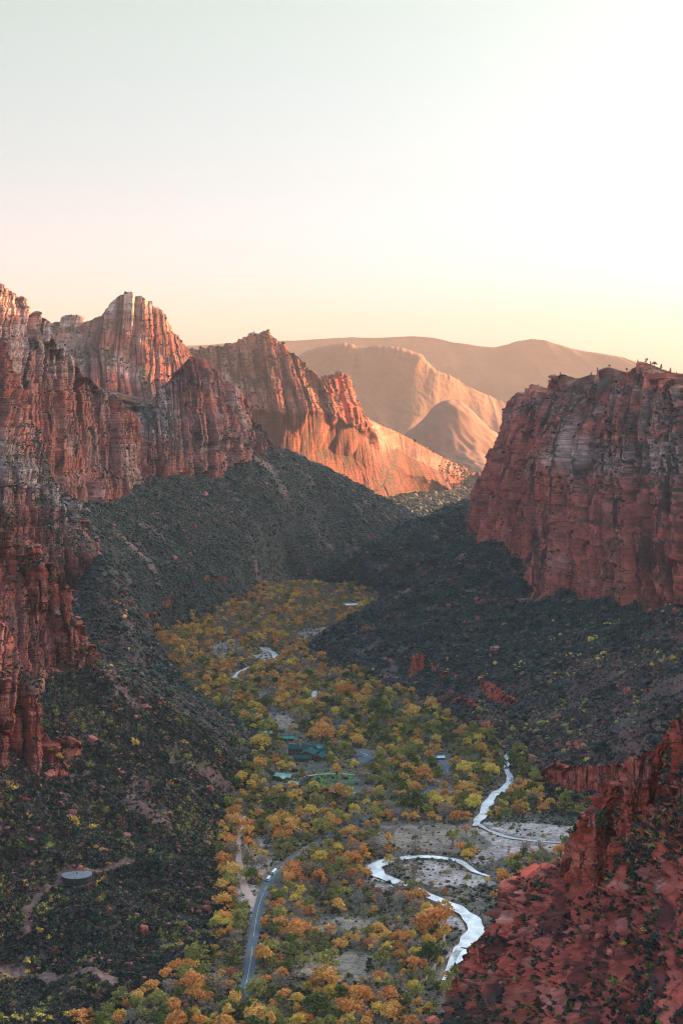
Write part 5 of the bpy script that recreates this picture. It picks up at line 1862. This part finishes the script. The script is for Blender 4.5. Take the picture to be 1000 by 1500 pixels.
def gable(x0, x1, y0, y1, z, rise, eave=.9, th=.35, along='x'):
    """a pitched roof slab with real thickness, ridge along x or y"""
    if along == 'x':
        xs, ym = (x0 - eave, x1 + eave), (y0 + y1) / 2
        prof = [(y0 - eave, z - .3), (ym, z + rise), (y1 + eave, z - .3)]
        v = [(x, p[0], p[1] + t) for x in xs for t in (0, th) for p in prof]
    else:
        ys, xm = (y0 - eave, y1 + eave), (x0 + x1) / 2
        prof = [(x0 - eave, z - .3), (xm, z + rise), (x1 + eave, z - .3)]
        v = [(p[0], y, p[1] + t) for y in ys for t in (0, th) for p in prof]
    f = [(3, 4, 10, 9), (4, 5, 11, 10), (0, 6, 7, 1), (1, 7, 8, 2), (0, 3, 9, 6), (2, 8, 11, 5), (0, 1, 4, 3), (1, 2, 5, 4), (6, 9, 10, 7), (7, 10, 11, 8)]
    return np.array(v, float), np.array(f)


def gable_end(x0, x1, y0, y1, z, rise, along='x'):
    """wall block with its two gable triangles"""
    b = box(x0, x1, y0, y1, -1.5, z)
    if along == 'x':
        ym = (y0 + y1) / 2
        v = [(x, *p) for x in (x0, x1) for p in ((y0, z), (y1, z), (ym, z + rise - .35), (ym, z + rise - .35))]
    else:
        xm = (x0 + x1) / 2
        v = [(p[0], y, p[1]) for y in (y0, y1) for p in ((x0, z), (x1, z), (xm, z + rise - .35), (xm, z + rise - .35))]
    return join([b, (np.array(v, float), np.array([(0, 1, 2, 3), (4, 7, 6, 5)]))])


M_GROOF = plain('dark_green_metal_roof', (.012, .060, .055), .8, .15, .25, .25)
M_PROOF = plain('pale_green_weathered_roof', (.22, .38, .28), .75, .2, .25, .4)
M_TEAL = plain('teal_roof', (.04, .22, .17), .75, .2, .2, .4)
M_WOOD = plain('brown_board_wall', (.13, .075, .05), .85, .2, .2, .8)
M_STONE = plain('sandstone_chimney', (.35, .24, .18), .9, .2, .25, 1.2)
M_WROOF = plain('white_flat_roof', (.72, .70, .67), .7, .3, .1, .3)
M_RWALL = plain('red_sandstone_wall', (.42, .13, .10), .9, .2, .2, .3)
M_BLUER = plain('pale_blue_roof', (.48, .60, .66), .5, .4, .15, .4)
M_WHITE = plain('white_paint', (.80, .80, .78), .35, .5, .05, 1)
M_GLASS = plain('dark_window_glass', (.02, .025, .03), .12, .6, .1, 1)
M_RUBBER = plain('tyre_rubber', (.02, .02, .02), .85, .2, .1, 2)
M_STEEL = plain('grey_painted_steel', (.15, .142, .155), .55, .4, .3, .25)
M_DARKST = plain('dark_tank_side', (.035, .033, .035), .6, .3, .2, .5)
M_RUST = plain('rust', (.33, .17, .08), .8, .2, .3, .6)


def building(name, px, py, rz, wings, roofm, wallm, label, cat='building', chim=(), scale=1.0):
    p = floor_pt(px, py)
    z, _ = ground_h(np.array([p[0]]), np.array([p[1]]))
    root = empty(name, (p[0], p[1], z[0]), rz, label, cat)
    for (x0, x1, y0, y1, h, rise, al) in wings:
        w_ = part('wall', gable_end(x0, x1, y0, y1, h, rise, al), wallm, root)
        # a row of windows on the side towards the camera and its end
        nwin = max(2, int((x1 - x0) / 4.5))
        for k in range(nwin):
            xc = x0 + (k + .5) * (x1 - x0) / nwin
            for zc in ([1.6] if h < 4.5 else [1.6, 4.6]):
                part('window', box(xc - .7, xc + .7, y0 - .06, y0 + .02, zc - .6, zc + .7), M_GLASS, w_)
        r_ = part('roof', gable(x0, x1, y0, y1, h, rise, along=al), roofm, root)
        ridge = box(x0 - .9, x1 + .9, (y0 + y1) / 2 - .18, (y0 + y1) / 2 + .18, h + rise + .25, h + rise + .42) if al == 'x' else box((x0 + x1) / 2 - .18, (x0 + x1) / 2 + .18, y0 - .9, y1 + .9, h + rise + .25, h + rise + .42)
        part('ridge_cap', ridge, wallm, r_)
    for (cx_, cy_, h) in chim:
        part('chimney', [box(cx_ - .7, cx_ + .7, cy_ - .7, cy_ + .7, 0, h), box(cx_ - .9, cx_ + .9, cy_ - .9, cy_ + .9, h, h + .3)], M_STONE, root)
    root.scale = (scale, scale, scale)
    return root


building('lodge_building', 447, 1110, math.radians(-12), [(-24, 8, 10, 24, 7.5, 4.2, 'x'), (-4, 14, -14, 8, 7, 4.0, 'y'), (-14, 2, 26, 40, 5.5, 3.2, 'y'), (8, 24, 6, 20, 5, 3.2, 'x'), (16, 26, -20, 2, 5, 3.0, 'y'), (-8, 12, -26, -16, 4.5, 2.8, 'x')],
         M_GROOF, M_WOOD, 'large lodge with many dark green pitched roofs among the cottonwoods', chim=[(-10, 14, 13.5), (6, 0, 12)])
building('cabin', 414, 1143, math.radians(-25), [(-11, 9, 0, 10, 4, 2.8, 'x'), (-4, 4, -8, 0, 3.6, 2.2, 'y')], M_PROOF, M_WOOD, 'pale green roofed cabin, larger one of the pair left of the lawn', 'cabin', chim=[(5, 5, 7.5)])
building('cabin', 431, 1152, math.radians(-25), [(-6, 6, -4, 4, 3.4, 2.2, 'x')], M_PROOF, M_WOOD, 'small pale green roofed cabin in front of the larger one', 'cabin')
building('cabin', 423, 1085, math.radians(-10), [(-7, 7, -4, 4, 3.6, 2.2, 'x')], M_TEAL, M_WOOD, 'small bright teal roofed cabin behind the lodge', 'cabin')
building('cabin', 389, 1078, math.radians(15), [(-8, 8, -4, 5, 3.6, 2.2, 'x')], M_PROOF, M_WOOD, 'pale green roofed cabin at the talus foot by the tan field', 'cabin')
building('cabin', 466, 1100, math.radians(-18), [(-6, 6, -4, 4, 4.2, 2.4, 'x')], M_TEAL, M_WOOD, 'small teal roofed cabin at the right end of the lodge', 'cabin')
building('cabin', 492, 1164, math.radians(-35), [(-9, 9, -3.4, 3.4, 3.2, 1.6, 'x')], M_BLUER, M_WOOD, 'low pale blue roofed shed right below the lawn', 'shed')
building('cabin', 645, 1113, math.radians(10), [(-4, 4, -3, 3, 3, 1.6, 'x')], M_BLUER, M_WOOD, 'tiny pale blue roofed kiosk beside the far road stretch near the river', 'kiosk')


def flat_building(px, py, w, d, h, rz, label, wallm, roofm):
    p = floor_pt(px, py)
    z, _ = ground_h(np.array([p[0]]), np.array([p[1]]))
    root = empty('flat_roofed_building', (p[0], p[1], z[0]), rz, label, 'building')
    wl = part('wall', [box(-w / 2, w / 2, -d / 2, d / 2, -2, h), box(-w / 2 - 6, -w / 2, -d / 4, d / 2, -2, h * .7)], wallm, root)
    for k in range(int(w / 5) - 1):
        part('window', box(-w / 2 + 2 + 5 * k, -w / 2 + 5 + 5 * k, -d / 2 - .1, -d / 2 + .02, h * .35, h * .7), M_GLASS, wl)
    part('roof', [box(-w / 2 - .6, w / 2 + .6, -d / 2 - .6, d / 2 + .6, h, h + .6), box(-w / 2 - 6.5, -w / 2 - .7, -d / 4 - .5, d / 2 + .4, h * .7, h * .7 + .4)], roofm, root)
    part('parapet', box(-w / 2 - .6, w / 2 + .6, -d / 2 - .6, -d / 2 - .2, h + .6, h + 1.1), wallm, root)
    part('parapet', box(-w / 2 - .6, w / 2 + .6, d / 2 + .2, d / 2 + .6, h + .6, h + 1.1), wallm, root)


flat_building(514, 892, 30, 26, 9, .1, 'red walled building with white flat roof at the far end of the valley', M_RWALL, M_WROOF)
flat_building(481, 892, 26, 12, 4, .05, 'long low grey roofed building left of the red walled one', M_WOOD, M_STEEL)
flat_building(525, 899, 24, 12, 4, .1, 'low tan roofed annex in front of the red walled building', M_STONE, M_WROOF)

# --- water tank on the bench
root = empty('water_tank', TANK + np.array([0, 6, -2.5]), 0, 'round flat-topped steel water tank on the dark scrubby bench', 'water tank')
nseg = 56
a = np.linspace(0, 2 * math.pi, nseg, endpoint=False)


def disc(r0, r1, z, cx_=0, cy_=0):
    v = np.r_[np.c_[cx_ + r0 * np.cos(a), cy_ + r0 * np.sin(a), np.full(nseg, z)], np.c_[cx_ + r1 * np.cos(a), cy_ + r1 * np.sin(a), np.full(nseg, z)]]
    i = np.arange(nseg)
    j = (i + 1) % nseg
    return v, np.stack([i, j, j + nseg, i + nseg], -1)


def ring(r, z0, z1, r2=None):
    r2 = r if r2 is None else r2
    v = np.r_[np.c_[r * np.cos(a), r * np.sin(a), np.full(nseg, z0)], np.c_[r2 * np.cos(a), r2 * np.sin(a), np.full(nseg, z1)]]
    i = np.arange(nseg)
    j = (i + 1) % nseg
    return v, np.stack([i, j, j + nseg, i + nseg], -1)


part('wall', ring(13, -2.5, 2.6), M_DARKST, root, smooth=True)
rf = part('roof', [ring(13.35, 2.6, 3.0), ring(13.35, 3.0, 3.45, .02), disc(12.9, 13.35, 2.6)], M_STEEL, root, smooth=True)
part('hatch', [box(-1, 1, -9.5, -7.8, 3.0, 3.5)], M_RUST, rf)
part('vent', [ring(.5, 3.6, 4.6), disc(.02, .8, 4.6)], M_DARKST, rf)
part('ladder', [box(-.35, -.27, -13.2, -13.05, -1, 3.1), box(.27, .35, -13.2, -13.05, -1, 3.1)] + [box(-.3, .3, -13.18, -13.1, -.6 + .4 * k, -.55 + .4 * k) for k in range(9)], M_STEEL, root)


# --- shuttle buses on the road
def road_at(px, py, side):
    p = floor_pt(px, py)[:2]
    L = ROADS[0]
    i = int(np.argmin(np.hypot(L[:, 0] - p[0], L[:, 1] - p[1])))
    d = L[min(i + 2, len(L) - 1), :2] - L[max(i - 2, 0), :2]
    d /= np.linalg.norm(d)
    q = L[i, :2] + np.array([d[1], -d[0]]) * side
    z, _ = ground_h(np.array([q[0]]), np.array([q[1]]))
    return (q[0], q[1], z[0] + .45), math.atan2(d[1], d[0])


def wheel(x, y, r=.5, w=.3):
    t = np.linspace(0, 2 * math.pi, 14, endpoint=False)
    v = np.r_[np.c_[x + r * np.cos(t), np.full(14, y - w / 2), r + r * np.sin(t)], np.c_[x + r * np.cos(t), np.full(14, y + w / 2), r + r * np.sin(t)], [(x, y - w / 2, r), (x, y + w / 2, r)]]
    i = np.arange(14)
    j = (i + 1) % 14
    f = np.r_[np.stack([i, j, j + 14, i + 14], -1), np.stack([i, j, np.full(14, 28), np.full(14, 28)], -1), np.stack([i + 14, j + 14, np.full(14, 29), np.full(14, 29)], -1)]
    return v, f


def bevel_box(x0, x1, y0, y1, z0, z1, b):
    """box whose top edges are chamfered"""
    pr = [(y0, z0), (y1, z0), (y1, z1 - b), (y1 - b, z1), (y0 + b, z1), (y0, z1 - b)]
    v = np.array([(x, *p) for x in (x0, x1) for p in pr], float)
    f = [(i, (i + 1) % 6, 6 + (i + 1) % 6, 6 + i) for i in range(6)] + [(0, 5, 4, 1), (1, 4, 3, 2), (6, 7, 10, 11), (7, 8, 9, 10)]
    return v, np.array(f)


def bus(px, py, side, length, label, trailer=False):
    loc, rz = road_at(px, py, side)
    root = empty('shuttle_bus', loc, rz, label, 'bus')
    L = length / 2
    body = part('body', bevel_box(-L, L, -1.3, 1.3, .4, 3.1, .3), M_WHITE, root)
    for s in (-1, 1):
        for k in range(5):
            xa = -L + .7 + k * (2 * L - 1.2) / 5
            part('window', box(xa, xa + (2 * L - 1.2) / 5 - .2, s * 1.3 - (.02 if s > 0 else .05), s * 1.3 + (.05 if s > 0 else .02), 1.5, 2.4), M_GLASS, body)
    part('windscreen', [box(L - .02, L + .05, -1.1, 1.1, 1.3, 2.6)], M_GLASS, root)
    part('rear_window', [box(-L - .05, -L + .02, -.9, .9, 1.5, 2.5)], M_GLASS, root)
    part('roof_unit', box(-L * .5, -L * .1, -.8, .8, 3.1, 3.35), M_WHITE, root)
    part('roof_unit', box(L * .2, L * .5, -.7, .7, 3.1, 3.3), M_WHITE, root)
    part('bumper', box(-L - .12, -L, -1.25, 1.25, .35, .9), M_GLASS, root)
    part('bumper', box(L, L + .12, -1.25, 1.25, .35, .9), M_GLASS, root)
    for x in (-L * .62, L * .62):
        for s in (-1, 1):
            part('wheel', wheel(x, s * 1.12), M_RUBBER, root)


bus(405, 1280, -1.7, 11.5, 'upper of two white shuttle buses on the road, seen whole')
bus(398, 1291, -1.7, 9.5, 'lower white shuttle bus close behind the other, half hidden by a dark tree')

# --- parked cars by the lodge
CARC = [('white', (.8, .8, .79)), ('silver', (.5, .52, .54)), ('red', (.45, .06, .05)), ('dark blue', (.04, .07, .14)), ('black', (.02, .02, .022)), ('pale blue', (.4, .55, .65)), ('tan', (.5, .42, .32))]
CARM = {c: plain(c.replace(' ', '_') + '_car_paint', v, .3, .6, .04, 1) for c, v in CARC}


def car_meshes(mtl):
    prof = [(-2.2, .35), (2.2, .35), (2.25, .8), (1.3, .95), (.7, 1.45), (-1.2, 1.48), (-1.8, 1.0), (-2.25, .9)]
    n = len(prof)
    v = np.array([(x, s * (.88 if z < 1.2 else .72), z) for s in (-1, 1) for x, z in prof], float)
    f = [(i, (i + 1) % n, n + (i + 1) % n, n + i) for i in range(n)]
    f += [(0, 1, 2, 3), (0, 3, 6, 7), (3, 4, 5, 6), (n, n + 3, n + 2, n + 1), (n, n + 7, n + 6, n + 3), (n + 3, n + 6, n + 5, n + 4)]
    body = new_mesh('body', v, np.array(f), [mtl])
    return body, [box(-1.1, .6, s * .80 - .03, s * .80 + .03, 1.0, 1.38) for s in (-1, 1)]


CARGL = None
WHM = [new_mesh('wheel', *wheel(x, s * .8, .33, .2), [M_RUBBER]) for x in (-1.4, 1.4) for s in (-1, 1)]
CARPOS = [(529, 1104, .3, 0), (533, 1106, .3, 1), (537, 1108, .3, 0), (541, 1111, .35, 4), (524, 1110, .3, 3), (529, 1121, 1.2, 0), (533, 1124, 1.2, 1), (530, 1128, 1.3, 0), (524, 1117, .3, 2), (569, 1117, 0.6, 0),
          (521, 1163, .1, 0), (526, 1164, .1, 5), (531, 1165, .1, 0), (523, 1168, .1, 1), (536, 1166, .1, 3), (497, 1160, .9, 5)]
CARLOC = ['in the lodge lot, far row, first from left', 'in the lodge lot, far row, second from left', 'in the lodge lot, far row, third from left', 'at the right end of the far row in the lodge lot', 'at the left side of the lodge lot', 'in the near group of the lodge lot, topmost',
          'in the near group of the lodge lot, rightmost', 'in the near group of the lodge lot, lowest', 'alone on the left of the lodge lot', 'parked on the loop right of the lodge lot', 'at the left end of the row below the lawn', 'second in the row below the lawn',
          'third in the row below the lawn', 'in front of the row below the lawn', 'at the right end of the row below the lawn', 'beside the pale blue shed below the lawn']
CB = {}
for (px, py, rz, ci), where in zip(CARPOS, CARLOC):
    p = floor_pt(px, py)
    z, _ = ground_h(np.array([p[0]]), np.array([p[1]]))
    cn = CARC[ci][0]
    if cn not in CB:
        b_, g_ = car_meshes(CARM[cn])
        CB[cn] = (b_, [new_mesh('window', *q_, [M_GLASS]) for q_ in g_])
    root = empty('parked_car', (p[0], p[1], z[0] + .3), rz, cn + ' car ' + where, 'car', 'cars parked around the lodge')
    b_ = link('body', CB[cn][0], root)
    for q_ in CB[cn][1]:
        link('window', q_, b_)
    for wm in WHM:
        link('wheel', wm, root)
# asphalt of the car parks
for q_, nm in ((fpoly([(521, 1104), (530, 1101), (543, 1105), (546, 1113), (538, 1118), (534, 1128), (527, 1126), (524, 1112)]), 'parking_pavement'), (fpoly([(512, 1160), (545, 1160), (545, 1172), (512, 1172)]), 'parking_pavement')):
    c_ = q_.mean(0)
    ringp = np.r_[q_, [c_]]
    z, _ = ground_h(ringp[:, 0], ringp[:, 1])
    v = np.c_[ringp, np.full(len(ringp), z.max() + .12)]
    m_ = len(q_)
    f = np.array([(i, (i + 1) % m_, m_) for i in range(m_)])
    link(nm, new_mesh(nm, v, f, [M_ASPH]), kind='structure')

# --- the dark lone juniper of the lower grove and pines on the mesa crest
def pine(px, foot, scale, label, r=2.6, h=9.0, seed=0, nm='pine_tree', grp=None, flat=False):
    tr, cr = cottonwood_proto(4000 + seed, 260, .5 if not flat else .6, h=h, r=r, nb=9, conical=not flat)
    root = bpy.data.objects.new(nm, None)
    COL.objects.link(root)
    root.location = foot
    root.scale = (scale,) * 3
    root['label'], root['category'] = label, 'tree'
    if grp:
        root['group'] = grp
    link('trunk', new_mesh('trunk', tr[0], tr[1], [M_BARK]), root)
    link('crown', new_mesh('crown', cr[0], cr[1], [LEAF['juniper']]), root)


p = floor_pt(541, 1428)
pine(0, (p[0], p[1], p[2] - .3), 1.5, 'dark almost black juniper standing alone in the lower grove', r=3.4, h=10, seed=1, nm='juniper_tree')
p = floor_pt(552, 1120)
MESA = SURF[1]
mpx, mpy = proj(MESA)
for i, (px, sc, fl_, lb) in enumerate([(868, .9, 0, 'small bushy tree at the left end of the mesa crest'), (873, 1.0, 0, 'small round tree just right of the leftmost crest bush'), (893, .8, 1, 'low dark tree on the left knob of the mesa crest'),
                                       (916, 1.0, 1, 'wide dark tree on the crest left of the summit'), (932, .8, 0, 'thin upright tree between two knobs of the mesa crest'), (948, 1.2, 1, 'dense dark tree at the mesa summit'), (955, .9, 0, 'small tree right of the summit tree on the mesa'),
                                       (960, 1.5, 1, 'tall flat-topped pine, tallest on the mesa crest'), (969, 1.3, 0, 'dark conical pine below the tallest crest pine'), (983, 1.3, 0, 'conical pine on the right shoulder of the mesa crest'), (991, .6, 0, 'tiny shrubby pine at the right edge of the mesa crest'),
                                       (820, .8, 0, 'lone small tree in the notch of the left mesa crest'), (790, .7, 0, 'small tree on the left horn of the mesa')]):
    m_ = np.abs(mpx - px) < 2.5
    k = np.argmin(np.where(m_, mpy, 1e9))
    q = MESA.reshape(-1, 3)[k]
    pine(px, (q[0], q[1] + 2, q[2] - .8), sc * .82, lb, r=3.0 if not fl_ else 4.2, h=9.5, seed=10 + i, grp='trees on the mesa crest', flat=bool(fl_))


# --- boulders
def i_seed(s_):
    return np.array([37.0 * s_, 11.0 * s_, 5.0 * s_])


def boulder(px, py, r, label, pale_=.5, seed=0):
    q = on_surface(px, py)
    if q is None:
        return
    rng = np.random.default_rng(seed)
    nu, nv = 22, 14
    th, ph = np.meshgrid(np.linspace(0, 2 * math.pi, nu), np.linspace(0, math.pi, nv))
    d = np.stack([np.sin(ph) * np.cos(th), np.sin(ph) * np.sin(th), np.cos(ph)], -1)
    L = np.sign(d) * np.abs(d)**.7
    k = 1 + .35 * perlin(d[..., 0] * 1.6 + seed, d[..., 1] * 1.6, d[..., 2] * 1.6) + .15 * perlin(d[..., 0] * 4 + seed, d[..., 1] * 4, d[..., 2] * 4)
    v = L * k[..., None] * np.array([r * rng.uniform(.9, 1.4), r * .9, r * rng.uniform(.6, .9)])
    m_ = np.zeros((nu * nv, 3))
    m_[:, 0] = pale_
    me = new_mesh('boulder', v.reshape(-1, 3), grid_faces(nv, nu), [M_ROCKN], smooth=False, attrs={'mask': m_, 'rockpos': v.reshape(-1, 3) + i_seed(seed)})
    link('boulder', me, None, label=label, cat='boulder', group='boulders on the slopes', loc=q + np.array([0, 0, r * .3]), rz=rng.uniform(0, 6))


for i, (px, py, r, lb) in enumerate([(728, 952, 6, 'large pale boulder high on the slope beneath the mesa'), (720, 960, 2.6, 'smaller pale boulder beside the large one beneath the mesa'), (632, 1037, 3, 'pale boulder near the foot of the right slope'),
                                     (247, 1192, 4, 'grey pink boulder on the left talus above the pale trail'), (306, 1156, 4.5, 'red block low on the left talus'), (212, 1362, 3, 'red boulder on the front face of the bench'), (305, 1332, 3, 'red boulder near the right end of the bench'),
                                     (118, 1272, 2.5, 'grey boulder behind the water tank'), (258, 818, 5, 'pale boulder on the far left forested slope'), (878, 1372, 2.2, 'pinkish block on the rubble strip of the spur'), (893, 1395, 1.8, 'small pink rock below the rubble strip on the spur')]):
    boulder(px, py, r, lb, .75 if 'pale' in lb else .25, i)
print('things', round(time.time() - T0, 1))
SUN_EL_DEG, SUN_AZ_DEG = 8.0, 62.0
SUN_E, SUN_C = 5.0, (1.0, .50, .22)
SKY_AIR, SKY_DUST, SKY_OZONE, SKY_S = 1.0, 1.6, 1.0, .15
HAZE_D, HAZE_G, HAZE_C = 4.3e-5, .1, (.34, .315, .30)
EXPOSURE = 3.1
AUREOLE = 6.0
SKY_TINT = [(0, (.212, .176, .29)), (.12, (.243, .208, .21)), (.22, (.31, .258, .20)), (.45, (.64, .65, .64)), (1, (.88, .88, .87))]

# ------------------------------------------------------------------ light, sky, air
SUN_EL, SUN_AZ = math.radians(SUN_EL_DEG), math.radians(SUN_AZ_DEG)   # azimuth measured from +Y towards +X
sd_ = bpy.data.lights.new('sun', 'SUN')
sd_.energy = SUN_E
sd_.angle = math.radians(.5)
sd_.color = SUN_C
so = bpy.data.objects.new('sun', sd_)
COL.objects.link(so)
dirv = Vector((math.sin(SUN_AZ) * math.cos(SUN_EL), math.cos(SUN_AZ) * math.cos(SUN_EL), math.sin(SUN_EL)))
so.rotation_euler = dirv.to_track_quat('Z', 'Y').to_euler()
so.location = dirv * 3000
w = bpy.data.worlds.new("World")
scene.world = w
w.use_nodes = True
nt = w.node_tree
bg = nt.nodes['Background']
sky = nt.nodes.new('ShaderNodeTexSky')
sky.sky_type = 'NISHITA'
sky.sun_disc = False
sky.sun_elevation = SUN_EL
sky.sun_rotation = SUN_AZ
sky.altitude = 1400
sky.air_density = SKY_AIR
sky.dust_density = SKY_DUST
sky.ozone_density = SKY_OZONE
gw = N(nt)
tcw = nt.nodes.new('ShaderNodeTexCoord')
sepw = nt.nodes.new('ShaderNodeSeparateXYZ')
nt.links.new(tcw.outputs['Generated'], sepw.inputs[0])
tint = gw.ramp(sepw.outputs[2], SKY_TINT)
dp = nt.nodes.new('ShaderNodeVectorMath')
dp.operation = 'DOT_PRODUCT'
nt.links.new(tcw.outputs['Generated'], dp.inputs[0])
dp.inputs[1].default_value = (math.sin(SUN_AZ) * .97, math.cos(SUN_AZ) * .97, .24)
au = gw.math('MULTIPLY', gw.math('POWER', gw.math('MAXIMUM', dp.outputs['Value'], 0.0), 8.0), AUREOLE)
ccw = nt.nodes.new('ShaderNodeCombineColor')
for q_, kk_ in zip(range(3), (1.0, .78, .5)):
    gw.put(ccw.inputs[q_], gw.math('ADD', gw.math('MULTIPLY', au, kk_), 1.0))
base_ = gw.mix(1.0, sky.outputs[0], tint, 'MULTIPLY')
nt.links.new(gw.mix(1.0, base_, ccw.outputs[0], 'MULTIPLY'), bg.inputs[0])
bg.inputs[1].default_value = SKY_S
# the evening air: one closed box round the whole place
hz_v = [(x, y, z) for x in (-9500, 9500) for y in (-1500, 19500) for z in (-420, 1250)]
hz_f = np.array([(0, 1, 3, 2), (4, 6, 7, 5), (0, 4, 5, 1), (2, 3, 7, 6), (0, 2, 6, 4), (1, 5, 7, 3)])
mh = bpy.data.materials.new('evening_air')
mh.use_nodes = True
mh.node_tree.nodes.clear()
ho = mh.node_tree.nodes.new('ShaderNodeOutputMaterial')
hv = mh.node_tree.nodes.new('ShaderNodeVolumePrincipled')
hv.inputs['Color'].default_value = HAZE_C + (1,)
hv.inputs['Density'].default_value = HAZE_D
hv.inputs['Anisotropy'].default_value = HAZE_G
mh.node_tree.links.new(hv.outputs[0], ho.inputs['Volume'])
if HAZE_D > 0:
    link('haze', new_mesh('haze', np.array(hz_v, float), hz_f, [mh]), kind='stuff')
scene.view_settings.view_transform = 'Standard'
scene.view_settings.look = 'None'
scene.view_settings.gamma = 1
scene.view_settings.exposure = EXPOSURE
scene.cycles.max_bounces = 4
scene.cycles.diffuse_bounces = 2
scene.cycles.glossy_bounces = 2
scene.cycles.transmission_bounces = 2
scene.cycles.transparent_max_bounces = 4
scene.cycles.volume_bounces = 0
scene.cycles.use_denoising = True
scene.cycles.denoiser = 'OPENIMAGEDENOISE'
scene.cycles.denoising_input_passes = 'RGB_ALBEDO_NORMAL'
scene.cycles.denoising_prefilter = 'NONE'
scene.cycles.filter_width = 1.15
scene.render.use_persistent_data = False
print('script', round(time.time() - T0, 1))
